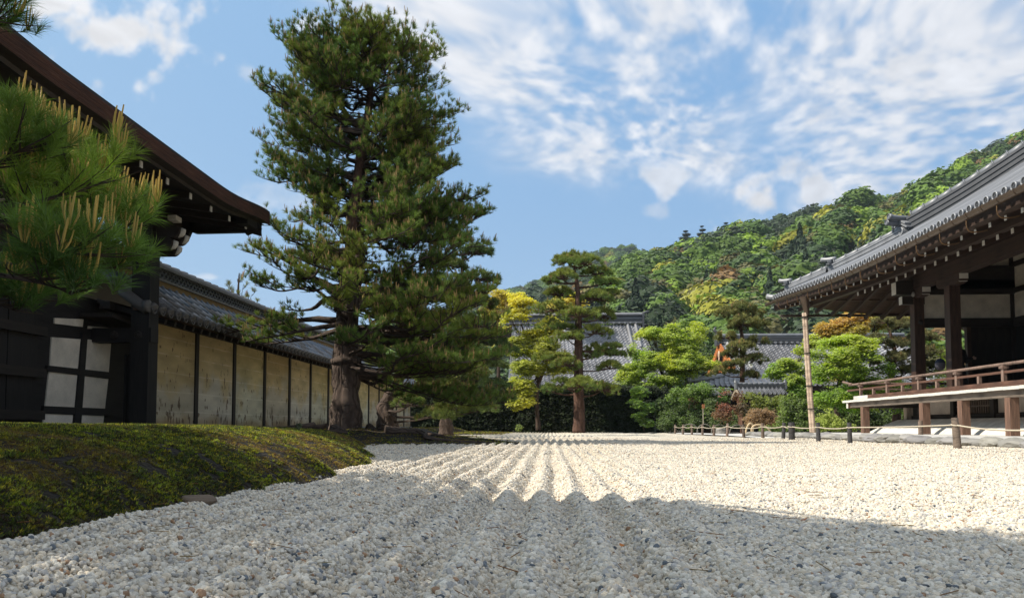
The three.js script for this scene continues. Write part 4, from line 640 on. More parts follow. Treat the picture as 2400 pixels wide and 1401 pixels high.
// needles along the last bit of a twig that points up +y
function tuftGeo(n, len, wid, seed, stem = 0.5, droop = 0.12) {
  const r = rng(seed), pos = [], idx = [];
  for (let k = 0; k < n; k++) {
    const a = r() * 6.2832, t = 0.25 + 0.85 * r(), b = V(0, stem * len * (r() - 0.35), 0), d = V(Math.sin(t) * Math.cos(a), Math.cos(t), Math.sin(t) * Math.sin(a)), l = len * (0.75 + 0.4 * r());
    const s = d.clone().cross(randDir(r)).normalize().multiplyScalar(wid / 2), m = b.clone().addScaledVector(d, l * 0.55), e = b.clone().addScaledVector(d, l).add(V(0, -droop * l, 0)), o = pos.length / 3;
    pos.push(b.x + s.x, b.y + s.y, b.z + s.z, b.x - s.x, b.y - s.y, b.z - s.z, m.x + s.x, m.y + s.y, m.z + s.z, m.x - s.x, m.y - s.y, m.z - s.z, e.x, e.y, e.z); idx.push(o, o + 1, o + 2, o + 2, o + 1, o + 3, o + 2, o + 3, o + 4);
  }
  return geoOf(pos, idx);
}
// young shoots standing up from a tuft
function shootGeo(n, len, rad, seed) { const r = rng(seed), gs = []; for (let k = 0; k < n; k++) { const a = r() * 6.28, l = len * (0.55 + 0.6 * r()), x = Math.cos(a) * len * 0.16 * (k ? 1 : 0), z = Math.sin(a) * len * 0.16 * (k ? 1 : 0); gs.push(tube([V(x * 0.3, 0, z * 0.3), V(x, l * 0.5, z), V(x * 1.1, l, z * 1.1)], [rad * 0.9, rad, rad * 0.7], { seg: 5, per: l / 3 })); } return merge(gs); }
// leaves scattered round a point, mostly lying flat
function leafGeo(n, rx, ry, size, seed, tilt = 0.5) {
  const r = rng(seed), pos = [], idx = [];
  for (let k = 0; k < n; k++) {
    const p = randDir(r).multiplyScalar(Math.cbrt(r())).multiply(V(rx, ry, rx)), nrm = V((r() - 0.5) * 2 * tilt, 1, (r() - 0.5) * 2 * tilt).normalize(), u = nrm.clone().cross(randDir(r)).normalize(), v = nrm.clone().cross(u), s = size * (0.6 + 0.7 * r()), o = pos.length / 3;
    for (const [a, b] of [[-0.5, -0.1], [0, -0.55], [0.5, -0.1], [0, 0.7]]) { const q = p.clone().addScaledVector(u, a * s).addScaledVector(v, b * s).addScaledVector(nrm, (Math.abs(a) > 0.1 ? -0.12 : 0.05) * s); pos.push(q.x, q.y, q.z); }
    idx.push(o, o + 1, o + 3, o + 1, o + 2, o + 3);
  }
  return geoOf(pos, idx);
}
const needleM = leafMat([1, 1, 1], 0.32, 0.9), leafM = leafMat([1, 1, 1], 0.58), shootM = leafMat([1, 1, 1], 0.25);
const mixC = (a, b, t) => a.map((x, i) => lerp(x, b[i], t)), vary = (c, r, k = 0.35) => { const m = 1 - k / 2 + k * r(); return c.map((x) => x * m); };
const curveThrough = (a, b, r, sag = 0.12, n = 4) => { const L = a.distanceTo(b), out = []; for (let i = 0; i <= n; i++) { const t = i / n, p = a.clone().lerp(b, t), w = Math.sin(Math.PI * t) * sag * L; out.push(p.add(V((r() - 0.5) * w, (r() - 0.5) * w * 0.8 - 0.25 * w, (r() - 0.5) * w))); } return out; };

// ---------------------------------------------------------------- pines
// limbs: { pts, r, from } ; every limb bears twigs with tufts, in flattened sprays
function growPine(o, extra) {
  const r = rng(o.seed), t = thing(o.name ?? 'pine_tree', o.label, 'tree', o.trunk[0].clone().setY(Math.max(0, o.trunk[0].y)), o.group), tufts = [0, 1, 2].map(() => new Copies()), shoots = new Copies();
  if (o.upper) part(t, 'trunk', tube(o.trunk.slice(o.upper), o.radii.slice(o.upper), { seg: 14, per: 0.12, rough: 0.14, seed: o.seed + 1 }), MT.barkR, { label: 'reddish upper trunk' });
  part(t, 'trunk', tube(o.upper ? o.trunk.slice(0, o.upper + 1) : o.trunk, o.upper ? o.radii.slice(0, o.upper + 1) : o.radii, { seg: o.seg ?? 14, per: o.per ?? 0.12, rough: o.rough ?? 0.16, seed: o.seed }), o.bark ?? MT.bark);
  const step = o.step ?? 0.15, twigL = o.twig ?? 0.5, ts = o.tuft ?? 1;
  const twigM = o.twigBark ?? o.bark ?? MT.bark;
  for (const l of o.limbs) {
    const c = new THREE.CatmullRomCurve3(l.pts), L = c.getLength(), from = l.from ?? 0.3, gs = [tube(l.pts, [l.r, l.r * 0.62, l.r * 0.3, l.r * 0.12], { seg: l.r > 0.05 ? 9 : 6, per: Math.max(0.1, L / 16), rough: 0.22, seed: o.seed + 3 })];
    const tone = vary(mixC(o.leaf, o.leaf2, l.tone ?? r() * 0.8), r, 0.3);
    for (let s = from * L; s <= L; s += (l.step ?? step) * (0.7 + 0.6 * r())) {
      const u = Math.min(1, s / L), p = c.getPoint(u), tg = c.getTangent(u), fall = 1 - 0.55 * u, side = r() < 0.5 ? 1 : -1, yaw = side * (0.5 + 0.9 * r()) * (u > 0.93 ? 0.5 : 1);
      const d = V(tg.x, tg.y * 0.4, tg.z).applyAxisAngle(UP, yaw).normalize(); d.y += 0.05 + 0.45 * r() - (o.droop ?? 0); d.normalize();
      const len = twigL * (0.45 + 0.75 * r()) * (0.55 + 0.6 * fall) * (l.spread ?? 1), e = p.clone().addScaledVector(d, len).add(V(0, 0.08 * len, 0));
      if (o.twigs !== false) gs.push(tube([p, p.clone().lerp(e, 0.5).add(V(0, -0.04 * len, 0)), e], [(l.r * 0.16 + 0.007 * ts) * (o.twigR ?? 1), 0.004 * ts * (o.twigR ?? 1)], { seg: 4, per: 0.2, cap: false }));
      const n = Math.max(2, Math.round(len / (0.105 * ts) * (o.dense ?? 1)));
      for (let k = 0; k < n; k++) {
        const f = 0.25 + 0.8 * (k + r() * 0.6) / n, sp = V(0, 0, 0).addScaledVector(d.clone().cross(UP).normalize(), (r() - 0.5) * len * 0.75 * f), q = p.clone().lerp(e, f).add(sp).add(V(0, (r() - 0.25) * 0.11 * ts, 0));
        const td = d.clone().multiplyScalar(0.45).addScaledVector(sp, 1.2 / Math.max(len, 0.1)).add(V(0, 0.55 + 0.4 * r(), 0)).addScaledVector(randDir(r), 0.35).normalize(), sz = ts * (0.75 + 0.5 * r()), top = q.y - p.y > 0;
        tufts[(k + shoots.m.length) % 3].add(q, turn(td, r() * 6.28), sz, vary(tone, r, 0.45));
        if (r() < (o.shoot ?? 0.3)) shoots.add(q.clone().addScaledVector(td, 0.03 * ts), turn(V((r() - 0.5) * 0.3, 1, (r() - 0.5) * 0.3).add(td.multiplyScalar(0.25)).normalize(), r() * 6), sz, vary(o.shootC ?? [0.30, 0.20, 0.07], r, 0.5));
      }
    }
    part(t, 'branch', merge(gs), twigM);
  }
  if (extra) extra(tufts, shoots, r, t, ts);
  const N = o.needle ?? [46, 0.11, 0.0042];
  tufts.forEach((c, k) => c.m.length && c.build('needles', tuftGeo(N[0], N[1], N[2], o.seed + 50 + k, 0.5), needleM, t));
  if (shoots.m.length) shoots.build('shoots', shootGeo(o.shootN ?? 3, o.shootL ?? 0.13, o.shootR ?? 0.0075, o.seed + 60), shootM, t);
  return t;
}
const ATD = (d) => (px, py, dz = 0) => at(px, py, d + dz);
{ // the great pine
  const T = 15, A = ATD(T), r = rng(2024), foot = MAIN.clone().setY(0.2);
  const trunk = [V(MAIN.x, 0.16, -15), A(810, 950), A(808, 880), A(811, 790), A(818, 700), A(826, 600), A(832, 500), A(842, 410), A(850, 330), A(862, 270), A(868, 200), A(864, 145), A(852, 108)];
  const radii = [0.33, 0.285, 0.245, 0.22, 0.225, 0.18, 0.145, 0.125, 0.105, 0.08, 0.055, 0.035, 0.016];
  const tc = new THREE.CatmullRomCurve3(trunk), onTrunk = (y) => { let lo = 0, hi = 1; for (let k = 0; k < 24; k++) { const m = (lo + hi) / 2; tc.getPoint(m).y < y ? (lo = m) : (hi = m); } return tc.getPoint(lo); };
  const limbs = [], L = (pts, rad, from, extra = {}) => limbs.push({ pts: pts.map((p) => A(...p)), r: rad, from, ...extra });
  // limbs that can be told apart
  L([[838, 782], [880, 786], [925, 778], [975, 790], [1030, 806], [1090, 822]], 0.13, 0.42); L([[838, 778], [870, 772], [910, 766], [950, 772], [1000, 760, -0.6]], 0.09, 0.6);
  L([[835, 880], [880, 882], [930, 880], [980, 876], [1050, 868, -0.5]], 0.085, 0.45, { spread: 0.9 }); L([[860, 882], [885, 890], [876, 905], [900, 915], [930, 912]], 0.04, 0.8);
  L([[800, 700], [762, 702], [735, 722], [705, 728], [680, 726]], 0.075, 0.75, { spread: 0.6 }); L([[798, 690], [770, 672], [738, 655], [705, 632], [660, 606], [600, 580]], 0.12, 0.32);
  L([[790, 752], [740, 748], [690, 752], [620, 765], [560, 775], [515, 785]], 0.075, 0.3); L([[812, 640], [785, 622], [755, 612], [700, 625, 0.8]], 0.075, 0.5);
  L([[838, 700], [880, 684], [930, 672], [985, 664], [1050, 668], [1120, 690]], 0.13, 0.25); L([[820, 500], [795, 505], [770, 498], [735, 508], [690, 520]], 0.065, 0.5);
  L([[840, 350], [805, 322], [770, 296], [735, 300], [690, 305]], 0.075, 0.55); L([[850, 300], [820, 280], [800, 250], [775, 215], [750, 190], [720, 170]], 0.09, 0.4);
  L([[860, 270], [900, 285], [940, 275], [985, 270]], 0.06, 0.3); L([[830, 420], [790, 400], [740, 402], [690, 420], [650, 430]], 0.06, 0.3); L([[845, 420], [890, 415], [950, 420], [1010, 410]], 0.07, 0.3);
  L([[835, 560], [870, 560], [930, 548], [1000, 530], [1060, 540]], 0.085, 0.3); L([[840, 480], [890, 482], [960, 470], [1040, 468], [1120, 466]], 0.08, 0.3); L([[866, 130], [850, 105], [825, 110], [800, 104]], 0.035, 0.2); L([[866, 140], [885, 95], [868, 95], [850, 84]], 0.035, 0.15);
  L([[868, 190], [830, 175], [770, 160], [705, 130], [680, 112]], 0.05, 0.3); L([[868, 180], [905, 150], [940, 120], [985, 108]], 0.045, 0.3);
  L([[800, 770, 0.6], [740, 790, 1.0], [680, 800, 1.3], [600, 810, 1.0]], 0.07, 0.4); L([[800, 760, -0.3], [730, 770, -0.8], [660, 785, -1.0], [575, 800, -0.8]], 0.06, 0.4);
  L([[800, 770, 0.4], [780, 830, 0.8], [790, 860, 1.0]], 0.03, 0.6, { spread: 0.4 });
  // limbs all round, to fill the crown's outline
  const left = [[20, 60], [60, 185], [100, 200], [160, 190], [220, 228], [290, 252], [340, 246], [400, 220], [440, 190], [500, 130], [545, 265], [590, 275], [640, 290], [700, 272], [760, 290], [810, 300], [850, 120]];
  const right = [[20, 25], [60, 110], [110, 150], [170, 195], [240, 205], [330, 225], [400, 225], [455, 300], [520, 305], [580, 325], [650, 350], [720, 370], [780, 405], [830, 420], [870, 400]];
  for (let y = 30; y < 840; y += y < 480 ? 4.7 : 6.0) {
    const p = onTrunk(A(800, y).y), k = T / F, a = r() * 6.2832, c = Math.cos(a), lf = interp(left, y) * k, rt = interp(right, y) * k, cl = clamp(c * 1.4 * 0.5 + 0.5);
    let len = lerp(lf, rt, cl) * (0.66 + 0.34 * r()) * (Math.abs(c) > 0.55 ? 1 : 0.9); if (y > 690 && c < 0) continue; if (y > 475 && y < 540 && c < -0.2) continue;
    
    const e = p.clone().add(V(c * len, len * (y < 130 ? 0.28 : y < 450 ? 0.14 : 0.02) + (r() - 0.6) * 0.2, Math.sin(a) * len * 0.95));
    if (len < 0.25) continue;
    if (y > 230 && y < 620 && Math.sin(a) > 0.45 && Math.abs(c) < 0.75 && r() < 0.6) continue;
    if (y < 480 && r() < 0.08) continue;
    const cap = A(800, 104).y; if (e.y > cap) e.y = cap - 0.25 * r();
    limbs.push({ pts: curveThrough(p.add(V(0, -0.12 * len, 0)), e, r, 0.3, 5), r: 0.014 + 0.014 * len, from: 0.3, spread: 1 });
  }
  for (let i = 0; i < 46; i++) {                                     // the heavy lower right side
    const y = lerp(430, 930, Math.pow(r(), 0.8)), p = onTrunk(A(800, Math.min(y, 880)).y), k = T / F, a = (r() - 0.5) * 2.2, len = interp(right, Math.min(870, y)) * k * (0.72 + 0.3 * r()), e = p.clone().add(V(Math.cos(a) * len, -0.02 * len - (y > 880 ? 0.4 : 0) + (r() - 0.5) * 0.25, Math.sin(a) * len * 0.8));
    limbs.push({ pts: curveThrough(p.add(V(0, 0.05, 0)), e, r, 0.14), r: 0.022, from: y > 700 ? 0.5 : 0.4, spread: 1.05, tone: 0.6 * r() });
  }
  for (let i = 0; i < 84; i++) {                                     // fill the upper crown on both sides
    const y = lerp(120, 520, r()), p = onTrunk(A(800, y).y), k = T / F, side = i % 5 < 3 ? -1 : 1, a = (r() - 0.5) * 1.9, len = interp(side < 0 ? left : right, y) * k * (0.6 + 0.38 * r()), e = p.clone().add(V(side * Math.cos(a) * len, 0.1 * len + (r() - 0.5) * 0.3, Math.sin(a) * len * 0.8)), cap = A(800, 104).y; if (e.y > cap) e.y = cap - 0.3 * r();
    limbs.push({ pts: curveThrough(p.add(V(0, -0.1 * len, 0)), e, r, 0.26, 5), r: 0.016, from: 0.42, spread: 1.05 });
  }
  const pine = growPine({ seed: 31, upper: 5, label: 'tallest pine with a thick rugged trunk, standing on the moss left of the raked gravel', name: 'pine_tree', trunk, radii, limbs, rough: 0.24, per: 0.09, seg: 18, leaf: [0.105, 0.19, 0.03], leaf2: [0.27, 0.32, 0.04], step: 0.086, twig: 0.5, tuft: 0.8, dense: 1.12, shoot: 0.34, shootC: [0.34, 0.22, 0.085], needle: [50, 0.125, 0.0045], shootL: 0.16 });
  part(pine, 'burl', new THREE.SphereGeometry(1, 14, 10).scale(0.31, 0.15, 0.3).translate(trunk[2].x + 0.02, trunk[2].y + 0.28, trunk[2].z), MT.bark);
  const stub = (a, b, rad) => part(pine, 'cut_stub', tube([A(...a), A(...b)], [rad, rad * 0.8], { seg: 9, per: 0.1, rough: 0.2 }), MT.bark);
  stub([822, 545], [797, 533, 0], 0.075); stub([900, 776], [918, 778, -0.12], 0.09); stub([806, 762], [790, 764, -0.1], 0.06);
  // roots over the ground
  for (const [a, s, l] of [[0.2, 1, 2.4], [-0.35, 1, 1.5], [0.55, 1, 3.2], [2.7, 1, 1.2], [3.6, 1, 1.0], [-0.9, 1, 1.0], [1.5, 1, 1.4]]) {
    const pts = [0.25, 0.45, 0.7, 0.85, 1].map((t, i) => { const q = 0.3 + l * t, x = MAIN.x + Math.cos(a + 0.2 * Math.sin(i * 2.1 + l)) * q, d = 15 - Math.sin(a + 0.2 * Math.sin(i * 2.1 + l)) * q * 0.8; return V(x, Math.max(0.0, mossY(x, d)) + lerp(0.06, -0.005, t), -d); });
    part(pine, 'root', tube(pts, [0.10, 0.06, 0.042, 0.028, 0.012], { seg: 8, per: 0.12, rough: 0.3, seed: 9 }), MT.bark);
  }
}
function padsPine(o) { // pines pruned into layers: pads given as [px, py, half width px, depth offset]
  const A = ATD(o.d), rr = rng(o.seed), k = o.d / F, limbs = [], tc = new THREE.CatmullRomCurve3(o.trunk), near = (y) => { let lo = 0, hi = 1; for (let i = 0; i < 22; i++) { const m = (lo + hi) / 2; tc.getPoint(m).y < y ? (lo = m) : (hi = m); } return tc.getPoint(lo); };
  const pads = o.pads.map(([px, py, hw, dz = 0]) => ({ c: A(px, py, -dz), w: hw * k * (o.wide ?? 1.1), tone: rr() }));
  for (const p of pads) { const s = near(p.c.y - 0.1 - 0.25 * p.w * rr()).clone(), m = s.clone().lerp(p.c, 0.55).add(V(0, -0.06 - 0.1 * rr(), 0)); limbs.push({ pts: [s, m, p.c.clone().add(V(0, -0.05, 0)), p.c.clone().lerp(s, -0.3).add(V((rr() - 0.5) * p.w * 0.5, 0.02, (rr() - 0.5) * p.w))], r: (o.lr ?? 0.05) * (0.7 + 0.6 * rr()), from: 9 }); }
  return growPine({ ...o, limbs }, (tufts, shoots, r, t, ts) => {
    const gs = [], hgt = o.hgt ?? 0.36;
    pads.forEach((p, pi) => {
      const n = Math.round((o.padN ?? 44) * (p.w + 0.2) ** 2 / (ts * o.needle[1]) ** 2 * 0.1), lob = rr() * 9;
      for (let i = 0; i < n; i++) {
        const a = r() * 6.2832, q = Math.sqrt(r()), edge = 0.78 + 0.34 * noise(Math.cos(a) * 1.6 + lob, Math.sin(a) * 1.6, 0, o.seed), x = Math.cos(a) * q * p.w * edge, z = Math.sin(a) * q * p.w * 0.8 * edge;
        if (noise(x * 2.6 / k * 0.022 + lob, z * 2.6 / k * 0.022, 0, o.seed + 4) > 0.3) continue;
        const y = p.w * hgt * ((1 - q * q) * 0.9 - 0.35 + 0.5 * noise(x / p.w * 2.2 + lob, z / p.w * 2.2, 0, o.seed + 2)) + (r() - 0.6) * p.w * 0.14, pos = p.c.clone().add(V(x, y, z)), low = r() < 0.25;
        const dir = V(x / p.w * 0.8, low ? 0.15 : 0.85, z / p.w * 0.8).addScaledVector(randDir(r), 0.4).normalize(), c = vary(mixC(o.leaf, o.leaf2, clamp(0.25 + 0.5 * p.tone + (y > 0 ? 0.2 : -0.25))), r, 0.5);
        tufts[i % 3].add(pos, turn(dir, r() * 6.28), ts * (0.8 + 0.45 * r()), c);
        if (!low && r() < (o.shoot ?? 0.2)) shoots.add(pos, turn(V((r() - 0.5) * 0.3, 1, (r() - 0.5) * 0.3).normalize(), r() * 6), ts * (0.7 + 0.5 * r()), vary(o.shootC ?? [0.30, 0.20, 0.07], r, 0.5));
        if (i % 5 === 0) gs.push(tube([p.c.clone().add(V(x * 0.15, -0.06, z * 0.15)), p.c.clone().add(V(x * 0.6, y * 0.5 - 0.05, z * 0.6)), pos], [0.02 * ts * (o.lr ?? 0.05) / 0.05, 0.006], { seg: 3, per: 0.5, cap: false }));
      }
    });
    part(t, 'twigs', merge(gs), o.bark ?? MT.bark);
  });
}
{ // tall layered pine in front of the hedge
  const d = 39.5, A = ATD(d), base = A(1357, 1010).setY(-0.02);
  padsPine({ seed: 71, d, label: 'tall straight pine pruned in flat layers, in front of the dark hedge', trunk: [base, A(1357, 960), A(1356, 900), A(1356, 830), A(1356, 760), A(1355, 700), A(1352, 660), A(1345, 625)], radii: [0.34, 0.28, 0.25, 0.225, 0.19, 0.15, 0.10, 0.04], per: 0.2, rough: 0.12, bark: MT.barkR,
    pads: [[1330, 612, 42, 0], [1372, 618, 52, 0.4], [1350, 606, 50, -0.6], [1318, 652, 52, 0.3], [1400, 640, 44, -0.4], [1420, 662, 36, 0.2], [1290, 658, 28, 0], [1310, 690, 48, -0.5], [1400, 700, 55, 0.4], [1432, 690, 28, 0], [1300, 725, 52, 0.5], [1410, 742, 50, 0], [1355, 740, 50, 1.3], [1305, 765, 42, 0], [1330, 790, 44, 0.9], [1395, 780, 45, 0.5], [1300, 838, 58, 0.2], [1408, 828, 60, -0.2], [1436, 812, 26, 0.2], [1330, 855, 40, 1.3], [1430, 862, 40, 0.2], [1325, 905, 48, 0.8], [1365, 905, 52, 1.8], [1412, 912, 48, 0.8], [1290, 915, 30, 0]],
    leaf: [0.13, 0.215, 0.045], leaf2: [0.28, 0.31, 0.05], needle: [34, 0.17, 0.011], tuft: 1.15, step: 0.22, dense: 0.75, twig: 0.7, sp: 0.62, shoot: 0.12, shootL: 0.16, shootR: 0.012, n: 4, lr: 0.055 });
  // two pines beyond the great one
  const e = 21.5, B = ATD(e), b2 = B(912, 1006).setY(0.04);
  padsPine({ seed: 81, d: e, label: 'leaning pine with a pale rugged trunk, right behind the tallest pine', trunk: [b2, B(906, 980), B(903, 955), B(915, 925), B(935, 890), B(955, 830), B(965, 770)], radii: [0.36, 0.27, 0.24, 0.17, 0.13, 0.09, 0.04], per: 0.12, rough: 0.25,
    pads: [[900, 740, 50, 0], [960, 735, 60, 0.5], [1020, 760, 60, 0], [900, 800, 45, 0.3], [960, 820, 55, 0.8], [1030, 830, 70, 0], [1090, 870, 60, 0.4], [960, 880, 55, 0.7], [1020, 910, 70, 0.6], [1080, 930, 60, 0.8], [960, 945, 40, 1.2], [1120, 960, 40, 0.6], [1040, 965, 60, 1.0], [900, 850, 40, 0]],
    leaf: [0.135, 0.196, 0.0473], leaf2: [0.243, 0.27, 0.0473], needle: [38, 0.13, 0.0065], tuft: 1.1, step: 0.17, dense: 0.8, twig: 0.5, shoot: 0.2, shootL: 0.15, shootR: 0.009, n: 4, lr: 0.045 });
  const f = 27, C = ATD(f), b3 = C(1046, 1010).setY(0.0);
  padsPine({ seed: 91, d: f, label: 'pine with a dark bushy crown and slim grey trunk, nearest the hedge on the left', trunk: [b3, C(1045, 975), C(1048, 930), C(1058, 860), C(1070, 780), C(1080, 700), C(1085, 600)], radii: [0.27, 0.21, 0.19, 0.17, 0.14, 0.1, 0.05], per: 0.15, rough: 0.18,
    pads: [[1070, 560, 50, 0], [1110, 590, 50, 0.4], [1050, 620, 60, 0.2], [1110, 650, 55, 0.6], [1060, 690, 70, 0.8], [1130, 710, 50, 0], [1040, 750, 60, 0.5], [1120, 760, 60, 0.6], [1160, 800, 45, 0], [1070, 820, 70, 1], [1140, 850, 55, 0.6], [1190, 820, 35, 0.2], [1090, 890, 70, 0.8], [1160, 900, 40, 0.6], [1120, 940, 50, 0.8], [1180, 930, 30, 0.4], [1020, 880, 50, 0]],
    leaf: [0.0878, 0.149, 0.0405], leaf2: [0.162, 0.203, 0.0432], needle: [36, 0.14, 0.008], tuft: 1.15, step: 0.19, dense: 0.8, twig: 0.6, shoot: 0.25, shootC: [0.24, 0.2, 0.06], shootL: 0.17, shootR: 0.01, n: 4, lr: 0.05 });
  const g = 41, D = ATD(g), b4 = D(1740, 1008).setY(0);
  padsPine({ seed: 101, d: g, label: 'small pine with red-brown shoots, before the orange-gabled roof', trunk: [b4, D(1740, 900), D(1741, 830), D(1740, 790), D(1736, 770), D(1725, 735), D(1728, 712)], radii: [0.17, 0.14, 0.12, 0.10, 0.08, 0.05, 0.02], per: 0.2, rough: 0.12, bark: MT.barkR,
    pads: [[1735, 722, 40, 0], [1705, 735, 32, 0.3], [1770, 738, 32, 0], [1740, 758, 50, 0.5], [1785, 760, 25, 0], [1700, 790, 32, 0.2], [1770, 800, 32, 0.4], [1735, 812, 35, 0.8], [1715, 830, 28, 0], [1770, 842, 34, 0.5], [1725, 852, 36, 0.9], [1690, 872, 35, 0.3], [1760, 880, 30, 0.2]],
    leaf: [0.16, 0.19, 0.055], leaf2: [0.26, 0.25, 0.07], needle: [32, 0.17, 0.012], tuft: 1.15, step: 0.24, dense: 0.75, twig: 0.55, shoot: 0.3, shootC: [0.42, 0.25, 0.10], shootL: 0.16, shootR: 0.013, n: 3, lr: 0.035 });
  const h = 34, E = ATD(h), b5 = E(2100, 1005).setY(0);
  padsPine({ seed: 111, d: h, label: 'grey-green pine leaning behind the far veranda pillar', trunk: [b5, E(2105, 930), E(2090, 880), E(2098, 830), E(2090, 790), E(2080, 750)], radii: [0.2, 0.16, 0.13, 0.1, 0.07, 0.03], per: 0.2, rough: 0.15, bark: MT.barkR,
    pads: [[2080, 755, 40, 0], [2115, 762, 40, 0.3], [2060, 800, 38, 0.5], [2110, 805, 45, 0.2], [2160, 790, 50, 0], [2150, 830, 50, 0.3], [2085, 845, 45, 0.6], [2130, 870, 50, 0.3], [2175, 860, 40, 0]], leaf: [0.149, 0.162, 0.0675], leaf2: [0.203, 0.189, 0.0675], needle: [32, 0.15, 0.010], tuft: 1.1, step: 0.22, dense: 0.8, twig: 0.55, shoot: 0.25, shootC: [0.3, 0.18, 0.08], shootL: 0.14, shootR: 0.011, n: 4, lr: 0.04 });
  // young pine beyond the plaster wall
  const m = 20.5, G = ATD(m), b6 = G(556, 800); b6.y = 0.2; const limbs = [];
  for (const [x, y, q, w] of [[558, 645, 0.5, 640], [535, 660, 0.6, 690], [520, 690, 0.4, 720], [545, 690, 0.2, 730], [570, 665, -0.4, 700], [590, 690, -0.2, 730], [575, 700, 0.3, 740], [530, 715, 0, 740], [600, 715, 0, 750], [560, 720, 0.6, 750]]) limbs.push({ pts: [G(557, w + 15), G((557 + x) / 2, (w + 15 + y) / 2 + 12, q / 2), G(x, y, q)], r: 0.025, from: 0.35, spread: 0.5, tone: 0.7 });
  growPine({ seed: 121, label: 'young pine with sparse upright twigs, beyond the plaster wall roof', trunk: [b6, G(557, 740), G(557, 690), G(560, 640)], radii: [0.07, 0.05, 0.035, 0.012], limbs, leaf: [0.176, 0.203, 0.054], leaf2: [0.27, 0.27, 0.0675], step: 0.16, twig: 0.4, dense: 0.6, shoot: 0.5, shootC: [0.4, 0.24, 0.12], needle: [36, 0.12, 0.0055], shootL: 0.17, shootN: 2, per: 0.3 });
}
{ // pine close by on the left, hanging into the picture
  const r = rng(404), T = 3.6, A = ATD(T), limbs = [];
  const trunk = [V(-3.5, 0.1, -2.6), V(-3.4, 1.0, -2.62), V(-3.3, 1.9, -2.6), V(-3.25, 2.8, -2.55), V(-3.2, 3.5, -2.5), V(-3.15, 4.0, -2.5)];
  const from = (py) => V(-3.35, at(0, py, 3.4).y, -2.62);
  const add = (py0, pts, rad, extra = {}) => limbs.push({ pts: [from(py0), ...pts.map((p) => A(...p))], r: rad, from: 0.45, ...extra });
  add(520, [[-180, 500], [-20, 480], [60, 465], [130, 430], [185, 405]], 0.045, { tone: 0.9 }); add(500, [[-150, 440, 0.2], [-10, 400, 0.3], [70, 360, 0.35], [125, 340, 0.4]], 0.025, { tone: 0.5 }); add(520, [[-120, 480, -0.3], [40, 480, -0.4], [150, 455, -0.4], [235, 430, -0.3]], 0.025, { tone: 1.0 });
  add(540, [[-150, 520], [10, 530], [130, 530], [230, 540], [295, 545]], 0.03, { tone: 0.4 }); add(570, [[-150, 600, 0.2], [10, 620, 0.3], [120, 625, 0.3], [210, 625, 0.3], [265, 630, 0.3]], 0.025, { tone: 0.3 }); add(570, [[-140, 620, -0.3], [30, 650, -0.5], [120, 670, -0.6], [165, 690, -0.6]], 0.02, { tone: 0.2 });
  add(570, [[-160, 620, 0.4], [-20, 660, 0.6], [60, 690, 0.7], [105, 705, 0.7]], 0.02, { tone: 0.3 }); add(480, [[-160, 400, 0.4], [-60, 350, 0.6], [0, 320, 0.7], [45, 305, 0.7]], 0.02, { tone: 0.5 }); add(510, [[-140, 480, 0.5], [30, 490, 0.8], [130, 495, 0.9], [220, 500, 1.0], [275, 515, 1.0]], 0.022, { tone: 0.8 });
  add(520, [[-140, 440, -0.5], [-40, 400, -0.6], [20, 365, -0.6], [60, 345, -0.6]], 0.02, { tone: 0.6 }); add(540, [[-100, 560, -0.4], [60, 575, -0.6], [150, 590, -0.7], [215, 600, -0.6]], 0.02, { tone: 0.4 }); add(260, [[-160, 110], [-90, 70], [-40, 50], [-5, 45]], 0.02, { tone: 0.2 });
  add(570, [[-200, 650], [-80, 690, -0.1], [0, 715, -0.1], [40, 730, -0.1]], 0.02, { tone: 0.2 }); add(510, [[-150, 420, 0.1], [-20, 375, 0.15], [40, 345, 0.2], [85, 330, 0.2]], 0.02, { tone: 0.4 }); add(530, [[-100, 500, 0.2], [80, 505, 0.25], [190, 500, 0.3], [290, 520, 0.3]], 0.022, { tone: 0.7 }); add(550, [[-150, 570, 0.1], [20, 585, 0.1], [150, 580, 0.2], [245, 585, 0.2]], 0.022, { tone: 0.5 }); add(510, [[-150, 450, 0.3], [40, 430, 0.4], [120, 410, 0.4], [190, 390, 0.4]], 0.022, { tone: 0.8 });
  // boughs above the picture, which shade the ground below
  const reach = [[-4, 6.0], [-2.6, 5.2], [-1.5, 3.9], [-0.6, 3.45], [0.1, 3.15], [0.7, 2.3], [1.5, 2.15], [2.4, 1.9]];
  for (let i = 0; i < 250; i++) {
    const gx = lerp(-3.8, 2.3, r()), gd = lerp(0.5, interp(reach, gx) - 0.2, r()), h = 2.7 + 1.6 * r(); if (gx > -1.5 && gd > 3.15) continue;
    const e = V(gx - 0.949 * h, h, -Math.max(-1.5, gd - 0.2245 * h)), s = V(-3.25, clamp(h - 0.35, 2.2, 3.9), -2.55), L = s.distanceTo(e); if (L < 0.3) continue;
    limbs.push({ pts: curveThrough(s, e, r, 0.08), r: 0.035, from: clamp(1 - 0.75 / L, 0.1, 0.9), spread: 1.6, tone: 0.4, step: 0.075 });
  }
  growPine({ seed: 131, label: 'near pine with long needles and pale upright shoots, hanging in at the left edge', trunk, radii: [0.2, 0.17, 0.15, 0.13, 0.1, 0.06], limbs, rough: 0.2, leaf: [0.05, 0.13, 0.02], leaf2: [0.23, 0.34, 0.035], step: 0.05, twig: 0.26, dense: 1.05, shoot: 0.22, shootC: [0.52, 0.36, 0.09], needle: [60, 0.115, 0.0021], shootN: 5, shootL: 0.165, shootR: 0.0045, tuft: 0.92, twigR: 0.45, twigBark: MT.barkD });
}
